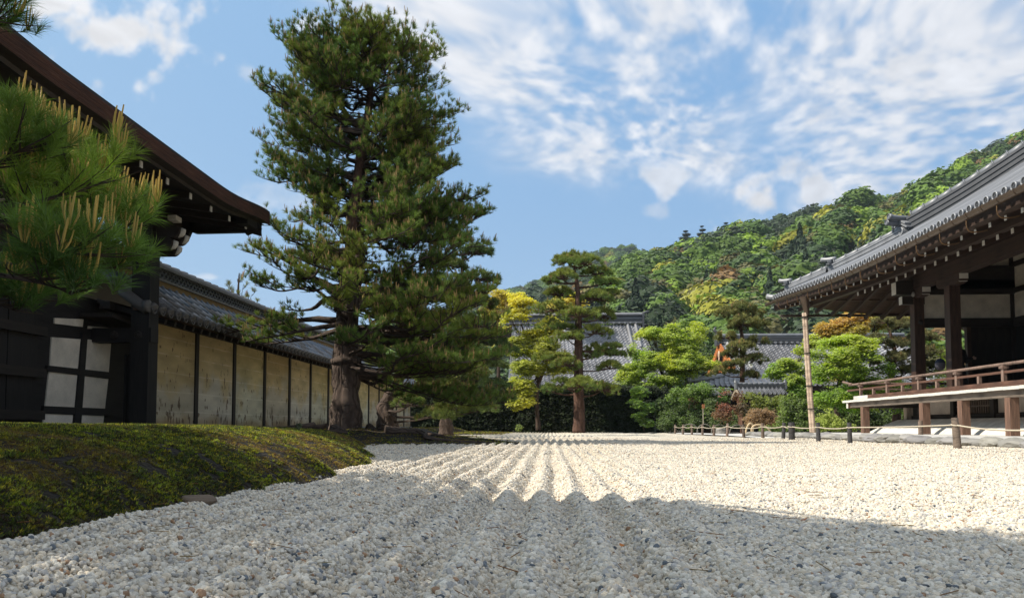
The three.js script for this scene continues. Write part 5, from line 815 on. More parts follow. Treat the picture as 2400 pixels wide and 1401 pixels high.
// ---------------------------------------------------------------- broad-leaved trees
// pads: [px, py, half width px, half height px, depth offset, share of leaves, tone]
function growBroad(o) {
  const A = ATD(o.d), r = rng(o.seed), k = o.d / F, base = o.base ?? A(o.foot[0], o.foot[1]), t = thing(o.name ?? 'maple_tree', o.label, o.cat ?? 'tree', base.clone(), o.group), sets = [0, 1, 2].map(() => new Copies()), fork = o.fork ? A(...o.fork) : base.clone().add(V(0, 0.3, 0)), gs = [];
  if (o.stems) for (const [pts, rad] of o.stems) part(t, 'trunk', tube(pts.map((p) => A(...p)), [rad, rad * 0.75, rad * 0.4], { seg: 8, per: 0.2, rough: 0.2, seed: o.seed }), o.bark ?? MT.barkD);
  for (const [px, py, hw, hh, dz = 0, share = 1, tone = 0.5] of o.pads) {
    const c = A(px, py, -dz), w = hw * k * (o.round ? 1 : 1.08), hgt = hh * k * (o.round ? 1 : 1.3), n = Math.round(share * (o.n ?? 26) * w * w * (o.round ? hgt / w + 0.6 : 1) / ((o.clump ?? 0.3) ** 2) * (o.round ? 0.22 : 0.62));
    if (o.stems) gs.push(tube(curveThrough(fork, c.clone().add(V(0, -hgt * 0.4, 0)), r, 0.14), [0.035 * (o.limb ?? 1), 0.022 * (o.limb ?? 1), 0.01], { seg: 5, per: 0.4, rough: 0.1, cap: false }));
    for (let i = 0; i < n; i++) {
      const u = randDir(r), rad = Math.pow(r(), o.hollow ?? 0.38) * (0.8 + 0.32 * noise3(u.x * 1.9 + c.x, u.y * 1.9 + c.y, u.z * 1.9, o.seed)), p = c.clone().add(V(u.x * w * rad, u.y * hgt * rad, u.z * w * 0.85 * rad));
      if (noise3(p.x * (o.gapF ?? 1.1), p.y * (o.gapF ?? 1.1) * 1.9, p.z * (o.gapF ?? 1.1), o.seed + 7) < (o.gap ?? -0.25)) continue;
      if (o.stems && i % 9 === 0) gs.push(tube([c.clone().lerp(fork, 0.25), p.clone().lerp(c, 0.4), p], [0.012 * (o.limb ?? 1), 0.005], { seg: 3, per: 0.6, cap: false }));
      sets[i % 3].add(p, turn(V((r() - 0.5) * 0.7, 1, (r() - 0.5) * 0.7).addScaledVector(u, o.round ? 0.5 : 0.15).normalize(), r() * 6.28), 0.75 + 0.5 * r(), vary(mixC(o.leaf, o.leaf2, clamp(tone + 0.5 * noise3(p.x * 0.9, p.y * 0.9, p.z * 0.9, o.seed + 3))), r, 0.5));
    }
  }
  if (gs.length) part(t, 'branches', merge(gs), o.bark ?? MT.barkD);
  sets.forEach((s, q) => s.m.length && s.build('leaves', leafGeo(o.per ?? 22, (o.clump ?? 0.3), (o.clump ?? 0.3) * (o.flat ?? 0.35), o.size ?? 0.085, o.seed + 20 + q, o.tilt ?? 0.5), o.leafM ?? leafM, t));
  return t;
}
{
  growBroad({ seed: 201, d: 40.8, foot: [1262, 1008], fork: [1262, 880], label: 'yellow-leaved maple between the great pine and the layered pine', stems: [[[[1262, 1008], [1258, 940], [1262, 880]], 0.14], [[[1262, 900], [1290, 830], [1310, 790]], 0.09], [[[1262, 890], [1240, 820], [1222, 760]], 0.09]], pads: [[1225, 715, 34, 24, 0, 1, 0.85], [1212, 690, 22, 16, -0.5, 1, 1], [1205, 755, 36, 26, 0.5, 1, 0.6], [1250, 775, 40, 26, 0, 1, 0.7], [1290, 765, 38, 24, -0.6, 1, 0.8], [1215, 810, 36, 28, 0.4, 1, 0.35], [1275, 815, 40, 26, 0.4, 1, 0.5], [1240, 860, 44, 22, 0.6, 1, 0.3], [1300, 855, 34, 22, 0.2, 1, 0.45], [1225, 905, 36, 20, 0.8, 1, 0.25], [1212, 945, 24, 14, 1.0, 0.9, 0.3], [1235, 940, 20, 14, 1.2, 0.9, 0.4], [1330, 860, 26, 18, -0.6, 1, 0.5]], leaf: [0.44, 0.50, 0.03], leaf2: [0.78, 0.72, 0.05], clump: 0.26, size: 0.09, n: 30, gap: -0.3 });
  growBroad({ seed: 206, d: 60, foot: [1170, 1004], fork: [1170, 800], label: 'golden tree top showing beside the great pine, far behind', stems: [[[[1170, 1004], [1168, 900], [1170, 800]], 0.2]], pads: [[1168, 700, 36, 24, 0, 1, 0.8], [1200, 735, 34, 24, 0, 1, 0.5], [1150, 740, 30, 24, 0, 1, 0.4], [1330, 712, 50, 18, 3, 1, 0.9]], leaf: [0.46, 0.46, 0.045], leaf2: [0.75, 0.62, 0.06], clump: 0.36, size: 0.13, n: 24 });
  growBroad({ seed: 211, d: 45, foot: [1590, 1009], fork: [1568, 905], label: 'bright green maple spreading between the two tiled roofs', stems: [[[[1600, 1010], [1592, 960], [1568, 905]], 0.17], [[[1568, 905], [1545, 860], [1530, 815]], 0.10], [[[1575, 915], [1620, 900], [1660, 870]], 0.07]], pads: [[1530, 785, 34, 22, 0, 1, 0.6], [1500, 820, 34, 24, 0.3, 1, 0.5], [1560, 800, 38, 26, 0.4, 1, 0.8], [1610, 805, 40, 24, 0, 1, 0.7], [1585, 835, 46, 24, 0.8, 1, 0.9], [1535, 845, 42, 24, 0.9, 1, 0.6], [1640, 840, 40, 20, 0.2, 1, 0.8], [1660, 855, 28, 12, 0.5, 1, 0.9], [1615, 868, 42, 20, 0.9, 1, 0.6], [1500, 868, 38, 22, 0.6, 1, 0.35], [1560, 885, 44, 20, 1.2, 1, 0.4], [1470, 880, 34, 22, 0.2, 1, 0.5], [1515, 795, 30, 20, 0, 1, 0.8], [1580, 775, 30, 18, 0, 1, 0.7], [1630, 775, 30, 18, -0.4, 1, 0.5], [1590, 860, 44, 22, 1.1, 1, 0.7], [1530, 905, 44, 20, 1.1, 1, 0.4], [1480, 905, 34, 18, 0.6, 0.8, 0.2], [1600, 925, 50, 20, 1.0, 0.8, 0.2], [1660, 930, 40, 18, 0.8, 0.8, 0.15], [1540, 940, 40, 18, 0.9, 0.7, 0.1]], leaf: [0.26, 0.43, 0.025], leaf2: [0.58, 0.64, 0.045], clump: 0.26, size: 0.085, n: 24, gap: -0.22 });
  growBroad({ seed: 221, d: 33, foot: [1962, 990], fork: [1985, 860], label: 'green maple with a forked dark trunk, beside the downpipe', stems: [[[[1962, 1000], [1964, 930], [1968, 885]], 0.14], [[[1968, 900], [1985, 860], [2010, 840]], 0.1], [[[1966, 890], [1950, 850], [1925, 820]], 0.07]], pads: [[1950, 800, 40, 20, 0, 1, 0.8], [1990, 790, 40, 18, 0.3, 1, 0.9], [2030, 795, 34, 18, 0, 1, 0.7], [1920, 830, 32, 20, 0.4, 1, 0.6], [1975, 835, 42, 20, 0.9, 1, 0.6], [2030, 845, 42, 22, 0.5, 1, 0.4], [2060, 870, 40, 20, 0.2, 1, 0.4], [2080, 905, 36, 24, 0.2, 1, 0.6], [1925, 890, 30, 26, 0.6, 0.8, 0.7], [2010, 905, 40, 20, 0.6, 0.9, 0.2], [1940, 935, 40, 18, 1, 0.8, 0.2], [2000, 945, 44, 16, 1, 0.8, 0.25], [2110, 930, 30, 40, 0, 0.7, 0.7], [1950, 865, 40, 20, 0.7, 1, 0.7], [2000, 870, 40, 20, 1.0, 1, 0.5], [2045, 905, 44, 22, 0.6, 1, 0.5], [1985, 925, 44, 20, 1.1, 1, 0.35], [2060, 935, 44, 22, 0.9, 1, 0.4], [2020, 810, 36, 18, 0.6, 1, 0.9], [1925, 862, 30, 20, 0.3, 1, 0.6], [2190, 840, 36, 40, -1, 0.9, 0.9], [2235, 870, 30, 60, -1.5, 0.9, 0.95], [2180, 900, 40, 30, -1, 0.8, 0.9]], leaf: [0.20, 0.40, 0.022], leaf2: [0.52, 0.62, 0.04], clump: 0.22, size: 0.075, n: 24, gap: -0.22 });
  growBroad({ seed: 231, d: 43, foot: [1990, 990], fork: [2000, 850], label: 'orange-topped maple behind the green maple under the hall eave', stems: [[[[1990, 990], [1995, 900], [2000, 830]], 0.14], [[[2040, 860], [2050, 780], [2052, 730]], 0.05]], pads: [[1985, 758, 36, 16, 0, 1, 0.9], [1945, 778, 30, 14, 0, 1, 0.6], [2010, 775, 34, 14, 0.3, 1, 0.75], [1998, 742, 22, 12, 0, 1, 1], [2060, 755, 40, 18, 0, 1, 0.2], [2100, 748, 34, 16, 0, 1, 0.4], [1930, 770, 26, 16, 0, 1, 0.8], [2025, 752, 30, 16, 0, 1, 0.9], [1965, 860, 30, 30, 0, 0.6, 0.5]], leaf: [0.48, 0.50, 0.06], leaf2: [0.68, 0.44, 0.075], clump: 0.28, size: 0.095, n: 26 });
  growBroad({ seed: 241, d: 38.5, foot: [1880, 1000], fork: [1880, 920], label: 'light green maple left of the bamboo downpipe', stems: [[[[1882, 1005], [1880, 950], [1882, 890]], 0.1]], pads: [[1870, 830, 30, 18, 0, 1, 0.8], [1845, 850, 30, 20, 0.3, 1, 0.4], [1885, 862, 34, 20, 0.4, 1, 0.3], [1820, 870, 30, 18, 0, 1, 0.25], [1905, 800, 26, 16, 0, 1, 0.9], [1865, 895, 34, 20, 0.6, 1, 0.6], [1890, 915, 32, 18, 0.8, 1, 0.3]], leaf: [0.24, 0.42, 0.025], leaf2: [0.56, 0.62, 0.045], clump: 0.24, size: 0.085, n: 24 });
  growBroad({ seed: 251, d: 39, foot: [1510, 1011], fork: [1505, 960], label: 'slender green maple sapling against the hedge', stems: [[[[1510, 1011], [1503, 960], [1500, 920]], 0.03]], pads: [[1500, 920, 22, 14, 0, 0.8, 0.6], [1490, 945, 20, 12, 0.2, 0.8, 0.4], [1520, 955, 22, 12, 0, 0.8, 0.5], [1500, 975, 18, 10, 0.2, 0.7, 0.3], [1518, 990, 18, 10, 0.2, 0.7, 0.4]], leaf: [0.136, 0.272, 0.0272], leaf2: [0.306, 0.476, 0.034], clump: 0.18, size: 0.08, n: 20 });
  growBroad({ seed: 253, d: 62, foot: [1620, 990], fork: [1610, 850], label: 'mid-green trees standing behind the bright maple at the hill foot', stems: [[[[1620, 990], [1620, 900], [1610, 820]], 0.2]], pads: [[1600, 775, 40, 26, 0, 1, 0.6], [1650, 790, 40, 30, 0, 1, 0.3], [1560, 780, 34, 24, 0, 1, 0.5], [1660, 840, 40, 40, 0, 1, 0.1]], leaf: [0.085, 0.153, 0.0238], leaf2: [0.289, 0.408, 0.051], clump: 0.5, size: 0.16, n: 26, round: true });
  // shrubs
  const shrub = (label, seed, d, pads, leaf, leaf2, extra = {}) => { const q = pads[0], b = at(q[0], 1010, d).setY(0); return growBroad({ name: 'shrub', cat: 'shrub', seed, d, base: b, label, pads, leaf: leaf.map((q) => q * 1.7), leaf2: leaf2.map((q) => q * 1.7), round: true, clump: 0.2, size: 0.075, n: 26, gap: -0.45, tilt: 0.9, flat: 0.8, ...extra }); };
  shrub('dark leafy shrub mass behind the rope fence, under the bright maple', 301, 38.6, [[1570, 985, 40, 32, 0], [1625, 985, 44, 34, 0.3], [1600, 960, 50, 36, -0.5], [1560, 950, 36, 30, -0.5], [1655, 965, 36, 44, -0.2], [1640, 918, 40, 20, 0.3, 1, 1.2], [1590, 925, 36, 20, 0.4, 1, 1], [1690, 925, 26, 20, 0.2, 1, 1.2]], [0.03, 0.055, 0.012], [0.11, 0.18, 0.022]);
  shrub('red-leaved shrub under the small gate roof', 302, 35.2, [[1700, 945, 26, 26, 0, 1, 0.8], [1725, 935, 26, 20, 0, 1, 0.6], [1695, 970, 26, 24, 0, 1, 0.3], [1740, 955, 22, 24, 0, 1, 0.2]], [0.05, 0.075, 0.02], [0.17, 0.06, 0.03], { per: 14 });
  shrub('round brown-leaved low shrub right of the red shrub', 303, 33.5, [[1785, 978, 42, 24, 0], [1765, 985, 26, 20, 0.2], [1812, 988, 26, 16, 0.2]], [0.20, 0.12, 0.06], [0.27, 0.19, 0.08], { clump: 0.13, size: 0.05 });
  shrub('yellow-green shrub with upright sprays above the brown shrub', 304, 35.5, [[1790, 945, 36, 20, 0], [1760, 940, 24, 22, 0.2], [1830, 950, 30, 26, 0]], [0.09, 0.13, 0.02], [0.24, 0.26, 0.04], { per: 16 });
  shrub('green shrub with fine upright shoots left of the downpipe foot', 305, 32.5, [[1850, 955, 30, 32, 0], [1880, 960, 30, 34, 0.2], [1845, 990, 30, 22, 0.3], [1875, 990, 26, 22, 0.3]], [0.07, 0.12, 0.02], [0.22, 0.28, 0.04]);
  shrub('bright feathery shrub right of the downpipe foot', 306, 31, [[1940, 985, 26, 26, 0], [1965, 995, 26, 18, 0.2], [1925, 995, 22, 18, 0.2], [1990, 1004, 20, 10, 0]], [0.12, 0.17, 0.03], [0.29, 0.34, 0.07], { clump: 0.16, size: 0.06, tilt: 1.6 });
  shrub('clipped dark green hedge beyond the veranda corner', 307, 35, [[1960, 975, 46, 30, 0], [2020, 980, 46, 30, 0], [2080, 985, 46, 30, 0], [1920, 965, 34, 26, 0], [2000, 955, 60, 22, -0.4], [2120, 985, 36, 30, 0]], [0.03, 0.06, 0.012], [0.10, 0.15, 0.02]);
  shrub('low green fern-like plants by the bamboo hoops', 308, 31.5, [[1830, 1004, 20, 10, 0], [1800, 1006, 18, 8, 0], [1860, 1008, 22, 8, 0]], [0.08, 0.13, 0.02], [0.2, 0.26, 0.04], { clump: 0.14, size: 0.06 });
  shrub('dark green shrub behind the red shrub, left of the small gate', 309, 37.4, [[1690, 985, 34, 30, 0], [1735, 985, 34, 30, 0.2], [1670, 955, 26, 30, -0.4]], [0.025, 0.05, 0.012], [0.08, 0.12, 0.02]);
  shrub('tiny seedling on the moss before the plaster wall', 310, 11.5, [[700, 1000, 7, 10, 0]], [0.06, 0.08, 0.03], [0.12, 0.14, 0.05], { clump: 0.03, size: 0.03, n: 20 });
  shrub('small seedling at the foot of the hedge, near the layered pine', 311, 40.4, [[1217, 1003, 8, 8, 0]], [0.08, 0.13, 0.02], [0.2, 0.25, 0.05], { clump: 0.1, size: 0.06 });
}
{ // the dark hedge: trunk-brown core and a skin of leaves
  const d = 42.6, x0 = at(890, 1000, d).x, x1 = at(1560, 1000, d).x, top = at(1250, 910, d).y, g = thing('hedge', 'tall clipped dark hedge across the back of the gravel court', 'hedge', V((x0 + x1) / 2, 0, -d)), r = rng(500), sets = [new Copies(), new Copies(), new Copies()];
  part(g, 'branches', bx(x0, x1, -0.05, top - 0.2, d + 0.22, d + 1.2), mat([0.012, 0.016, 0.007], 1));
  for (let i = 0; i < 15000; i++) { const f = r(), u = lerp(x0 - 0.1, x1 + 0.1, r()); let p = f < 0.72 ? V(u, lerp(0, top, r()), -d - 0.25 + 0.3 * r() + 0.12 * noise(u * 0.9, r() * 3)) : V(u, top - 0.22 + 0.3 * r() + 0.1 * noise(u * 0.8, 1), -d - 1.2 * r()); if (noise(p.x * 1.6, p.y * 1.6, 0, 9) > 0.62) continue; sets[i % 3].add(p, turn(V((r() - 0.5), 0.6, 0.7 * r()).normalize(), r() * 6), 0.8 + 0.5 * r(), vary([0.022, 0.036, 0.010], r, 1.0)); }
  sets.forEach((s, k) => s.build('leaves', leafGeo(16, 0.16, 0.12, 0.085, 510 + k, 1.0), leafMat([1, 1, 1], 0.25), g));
}

// ================================================================ wooded hills
{
  const near = [[-1600, 830], [200, 800], [900, 780], [1120, 755], [1200, 728], [1260, 705], [1330, 678], [1400, 655], [1440, 632], [1490, 610], [1540, 596], [1600, 586], [1660, 574], [1720, 552], [1780, 536], [1860, 516], [1940, 500], [2020, 491], [2110, 476], [2170, 450], [2230, 418], [2300, 380], [2350, 350], [2420, 318], [2520, 270], [2800, 190], [3400, 150], [5200, 300]];
  const far = [[-1600, 850], [200, 840], [900, 790], [1050, 735], [1165, 697], [1210, 681], [1270, 664], [1330, 640], [1385, 610], [1420, 590], [1455, 581], [1480, 585], [1510, 597], [1540, 615], [1620, 650], [2400, 500], [5200, 600]];
  const fog0 = mat([0.035, 0.05, 0.02], 1);
  const forest = (name, prof, d0, d1, sizes, count, seed, px0, px1, drop = 22) => {
    const P = (px, t) => { const d = lerp(d0, d1, t), tx = (px - 1285) / F, top = (1000 - interp(prof, px) - drop) / F * d1, prl = Math.pow(t, 0.82), bump = 0.06 * noise(px * 0.011, t * 4, 0, seed) * top + 0.05 * noise(px * 0.03, t * 9, 0, seed + 1) * top; return V(tx * d, -2 + (top + 2) * prl + bump * Math.sin(Math.PI * t), -d); };
    structure('hill', sheet(130, 30, (i, j) => P(lerp(-1200, 4200, i / 130), j / 30), 0.01), fog0);
    structure('hill', sheet(60, 8, (i, j) => { const p = P(lerp(-1200, 4200, i / 60), 1); return V(p.x, p.y * (1 - j / 8) - 1, p.z - d1 * 0.9 * j / 8); }, 0.01), fog0);
    const r = rng(seed), kinds = [0, 1, 2, 3, 4].map(() => new Copies()), dark = [new Copies(), new Copies()];
    for (let i = 0; i < count; i++) {
      const px = lerp(px0, px1, r()), t = Math.pow(r(), 0.85), p = P(px, t), s = lerp(sizes[0], sizes[1], Math.pow(r(), 1.7)) * lerp(0.72, 1, t), zone = noise(px * 0.006, t * 3.5, 0, seed + 4) + 0.6 * noise(px * 0.02, t * 9, 0, seed + 5), q = r();
      let c; if (zone < -0.42 || q < 0.08) { if (r() < 0.16 && t < 0.5) { dark[i % 2].add(V(p.x, p.y + s * 0.5, p.z), turn(V((r() - 0.5) * 0.1, 1, (r() - 0.5) * 0.1).normalize(), r() * 6), V(s * 0.62, s * 1.15, s * 0.62), vary([0.035, 0.065, 0.03], r, 0.6)); continue; } c = [0.0369, 0.0656, 0.0246]; }
      else if (q < 0.25) c = [0.205, 0.312, 0.0295]; else if (q < 0.32) c = [0.303, 0.303, 0.0328]; else if (q < 0.345) c = [0.23, 0.139, 0.0492]; else if (q < 0.42) c = [0.156, 0.148, 0.0451]; else if (q < 0.72) c = [0.107, 0.184, 0.0279]; else c = [0.0615, 0.119, 0.0246];
      kinds[i % 5].add(V(p.x, p.y + s * 0.28, p.z), turn(V((r() - 0.5) * 0.25, 1, (r() - 0.5) * 0.25).normalize(), r() * 6), V(s * (0.85 + 0.35 * r()), s * (0.7 + 0.4 * r()), s * (0.85 + 0.35 * r())), vary(c, r, 0.55));
    }
    kinds.forEach((k, i) => k.build('forest', crowns[i], hillLeaf, null, 'stuff')); dark.forEach((k, i) => k.m.length && k.build('forest', spires[i], hillLeaf, null, 'stuff'));
    return P;
  };
  // one crown: lumpy core and many leaf sprays over it, radius about 1
  const crown = (seed, spire) => {
    const r = rng(seed), core = new THREE.IcosahedronGeometry(0.78, 4), lumps = Array.from({ length: 14 }, () => [randDir(r).multiply(V(1, 0.75, 1)), 0.22 + 0.3 * r()]);
    const rad = (u) => { if (spire) return 1; let k = 0.62; for (const [c, s] of lumps) { const d = u.distanceTo(c); k = Math.max(k, 0.62 + s * Math.max(0, 1 - d / 0.75)); } return k + 0.05 * noise3(u.x * 6, u.y * 6, u.z * 6, seed); };
    const shape = (u, k) => spire ? V(u.x * (0.55 - 0.5 * u.y) * (1 + 0.3 * Math.sin(u.y * 17 + seed)), u.y, u.z * (0.55 - 0.5 * u.y) * (1 + 0.3 * Math.sin(u.y * 17 + seed))).multiplyScalar(k) : u.clone().multiplyScalar(k * rad(u));
    const p = core.attributes.position; for (let i = 0; i < p.count; i++) { const v = shape(V(p.getX(i), p.getY(i), p.getZ(i)).normalize(), 0.86); p.setXYZ(i, v.x, v.y, v.z); } core.computeVertexNormals();
    const pos = [], idx = [];
    for (let k = 0; k < 620; k++) {
      const u = randDir(r); if (u.y < -0.55) continue; const c = shape(u, 0.9 + 0.16 * r()), n = u.clone().add(V(0, 0.5, 0)).addScaledVector(randDir(r), 0.75).normalize(), a = n.clone().cross(randDir(r)).normalize(), b = n.clone().cross(a), s = 0.075 * (0.6 + 0.9 * r()), o = pos.length / 3;
      for (const [x, y] of [[-1, -0.4], [0.2, -1], [1, 0.3], [-0.2, 1]]) { const q = c.clone().addScaledVector(a, x * s).addScaledVector(b, y * s); pos.push(q.x, q.y, q.z); } idx.push(o, o + 1, o + 2, o, o + 2, o + 3);
    }
    return merge([core, geoOf(pos, idx)]);
  };
  const crowns = [1, 2, 3, 4, 5].map((s) => crown(600 + s)), spires = [1, 2].map((s) => crown(640 + s, true)), hillLeaf = leafMat([1, 1, 1], 0.3);
  forest('hill', far, 700, 980, [7, 12], 3000, 702, 980, 1700, 2);
  const P = forest('hill', near, 120, 470, [4.2, 11.0], 6200, 701, 1000, 2520);
  forest('hill', near, 120, 470, [6, 11], 900, 703, -300, 1000);
  // single trees standing out on the skyline
  const lone = (px, top, w, tall, kind, label) => { const p = P(px, 0.985), hgt = (interp(near, px) + 24 - top) / F * 465, t = thing('hill_tree', label, 'tree', p.clone()), rad = w / F * 465 * (kind === 'spire' ? 1.5 : 1); part(t, 'trunk', tube([V(p.x, p.y - 2, p.z), V(p.x + 0.3, p.y + hgt * 0.5, p.z), V(p.x, p.y + hgt * 0.9, p.z)], [0.5, 0.3, 0.15], { seg: 6, per: 2 }), MT.barkD); const c = new Copies(); if (kind === 'spire') c.add(V(p.x, p.y + hgt * 0.52, p.z), new THREE.Quaternion(), V(rad * 1.4, hgt * 0.52, rad * 1.4), [0.024, 0.045, 0.026]); else for (const [dx, dy, q] of kind) c.add(V(p.x + dx * rad, p.y + dy * hgt, p.z), new THREE.Quaternion(), V(rad * q, rad * q * 0.42, rad * q), [0.035, 0.05, 0.022]); c.build('crown', kind === 'spire' ? spires[0] : crowns[2], hillLeaf, t); };
  const CON = [[0, 0.92, 0.42], [0.1, 0.8, 0.7], [-0.1, 0.66, 0.95], [0.1, 0.5, 1.1]];
  lone(1609, 538, 18, 1, CON, 'dark conifer on the hill skyline, left of a paler pair'); lone(1647, 526, 14, 1, CON, 'slender dark conifer on the skyline before the small cloud'); lone(1703, 520, 16, 1, CON, 'dark conifer on the skyline right of the small cloud');
  lone(2036, 460, 7, 1, 'spire', 'tiny conifer on the ridge above the hall roof corner'); lone(2119, 438, 9, 1, [[0.1, 0.85, 0.9], [-0.6, 0.6, 0.6], [0.6, 1.0, 0.5]], 'thin crooked pine leaning on the ridge line'); lone(2200, 408, 12, 1, [[0, 0.9, 1], [-0.7, 0.7, 0.7]], 'dark flat-topped pine on the upper ridge'); lone(1905, 472, 9, 1, [[0, 0.8, 1], [0.8, 0.6, 0.7]], 'dark round tree at the middle of the ridge');
}
// ================================================================ fence of short posts and rope
{
  const ORD = ['first', 'second', 'third', 'fourth', 'fifth', 'sixth', 'seventh', 'eighth', 'ninth'], r = rng(800), px = [[1579, 0], [1597, 0], [1618, 0], [1642, 0], [1668, 0], [1698, 1], [1737, 2], [1780, 0], [1826, 3], [1846, 4], [1906, 3], [1977, 3], [2218, 5]], tops = [];
  const tone = [wood([0.15, 0.11, 0.085], 0.9), wood([0.22, 0.16, 0.13], 0.9), wood([0.10, 0.075, 0.06], 0.9), wood([0.05, 0.047, 0.048], 0.85), wood([0.045, 0.042, 0.042], 0.85), wood([0.17, 0.13, 0.10], 0.9)];
  const labels = { 5: 'reddish fence post in line with the red shrub, sixth brown one from the left', 9: 'thickest black fence post, close beside a thinner one', 8: 'black fence post just left of the thickest one', 10: 'black fence post in front of the downpipe foot', 11: 'black fence post before the veranda corner post', 12: 'nearest fence post, weathered grey, its rope sagging to the right' };
  px.forEach(([x, k], i) => {
    const X = i === 12 ? 6.02 : i > 10 ? 6.12 : 6.0, d = X * F / (x - 1285), h = i === 12 ? 0.49 : i === 9 ? 0.46 : 0.44 + 0.03 * r(), rad = i === 9 ? 0.075 : i === 12 ? 0.052 : 0.046, lean = V((r() - 0.5) * 0.03, 0, (r() - 0.5) * 0.03), b = V(X, gravelY(X, Math.min(d, 42)) - 0.03, -d);
    const t = thing('fence_post', labels[i] ?? `weathered fence post with rope, ${ORD[i]} brown post counted from the far left end`, 'post', b, 'fence posts carrying the rope');
    part(t, 'post', tube([b.clone(), b.clone().add(V(0, h * 0.5, 0)).add(lean), b.clone().add(V(0, h, 0)).addScaledVector(lean, 2)], [rad * 1.08, rad, rad * 0.96], { seg: 12, per: 0.12, rough: 0.12, seed: 800 + i }), tone[k]);
    const rp = b.clone().add(V(0, h * 0.78, 0)).addScaledVector(lean, 1.5); part(t, 'rope_loop', new THREE.TorusGeometry(rad * 1.08, 0.012, 6, 14).rotateX(Math.PI / 2 + 0.2).translate(rp.x, rp.y, rp.z), MT.rope); tops.push(rp);
  });
  tops.push(V(6.0, 0.37, -8.6));
  const hall = at(2131, 992, 20.6); // rope from the veranda-corner post runs to a stub by the deck post, then to the near post
  for (let i = 0; i < tops.length - 1; i++) {
    const a = tops[i], b = tops[i + 1], L = a.distanceTo(b), sag = i === 12 ? 0.085 : i === 11 ? 0.01 : 0.03 + 0.02 * r(), pts = Array.from({ length: 9 }, (_, k) => { const t = k / 8; return a.clone().lerp(b, t).add(V(0, -sag * 4 * t * (1 - t), 0)); }), m = pts[4].clone();
    single('rope', tube(pts, [0.011], { seg: 6, per: L / 16 }), MT.rope, m, i === 13 ? 'rope end beyond the nearest rope, outside the right edge' : i === 12 ? 'sagging rope from the nearest fence post to the right edge' : i === 11 ? 'long taut rope crossing before the veranda posts' : i >= 8 ? ['rope between the two close black posts', 'rope between the thickest post and the post at the downpipe', 'rope from the post at the downpipe to the veranda corner post'][i - 8] : `pale rope slung between posts of the far row, ${ORD[i]} span from the left end`, 'rope', 'ropes of the fence');
  }
  { const b = tops[11].clone(), p = at(2131, 1012, 20.4); const s = V(9.55, 0.1, -20.2); single('stub_post', tube([s.clone(), s.clone().add(V(0, 0.38, 0))], [0.06, 0.055], { seg: 10, per: 0.1, rough: 0.1 }), tone[0], s, 'short post standing against the second veranda post', 'post'); }
  // far green posts
  [[1536, 40.2], [1551, 39], [1560, 38.5]].forEach(([x, d], i) => { const b = at(x, 1000, d).setY(-0.02); single('fence_post', tube([b.clone(), b.clone().add(V(0, 0.44 - 0.05 * (i === 2), 0))], [0.05, 0.048], { seg: 9, per: 0.1, rough: 0.08 }), mat([0.09, 0.11, 0.085], 0.8), b, ['mossy green post farthest left in the fence', 'mossy green post second from the far end of the fence', 'low mossy green post touching the first brown fence post'][i], 'post'); });
  { const a = at(1537, 1005, 40.1), b = at(1552, 1008, 39); single('fence_rail', tube([a, b], [0.02], { seg: 6, per: 0.5 }), mat([0.09, 0.10, 0.08], 0.85), a.clone(), 'thin rail joining the mossy green posts', 'rail'); }
  // bamboo hoops edging the shrubs
  const hoop = (x, w, h, d, rad, m, label, skew = 0) => { const b = at(x, 1012, d).setY(0.0), k = w * d / F, hh = h * d / F, pts = Array.from({ length: 11 }, (_, i) => { const a = Math.PI * i / 10; return b.clone().add(V(-Math.cos(a) * k / 2 + skew * Math.sin(a), Math.pow(Math.sin(a), 0.75) * hh, 0.1 * Math.sin(a))); }); single('garden_hoop', tube(pts, [rad], { seg: 6, per: 0.08 }), m, b, label, 'hoop', 'bamboo hoops edging the shrubs'); };
  const tan = mat([0.55, 0.42, 0.25], 0.5), grey = mat([0.19, 0.18, 0.15], 0.7);
  hoop(1617, 38, 22, 36.6, 0.018, grey, 'grey bamboo hoop behind the fence, leftmost of the thin ones'); hoop(1651, 34, 22, 36, 0.018, grey, 'grey bamboo hoop round the thin sign pole'); hoop(1686, 36, 21, 35.2, 0.018, grey, 'grey bamboo hoop left of the reddish fence post'); hoop(1728, 34, 21, 34.4, 0.018, grey, 'grey bamboo hoop beside the post under the small gate');
  hoop(1756, 16, 27, 30.5, 0.036, tan, 'pale thick bamboo hoop, upright, before the brown shrub', 0.05); hoop(1786, 44, 24, 30, 0.036, tan, 'pale thick bamboo hoop, wide, arching to the right', -0.15);
}
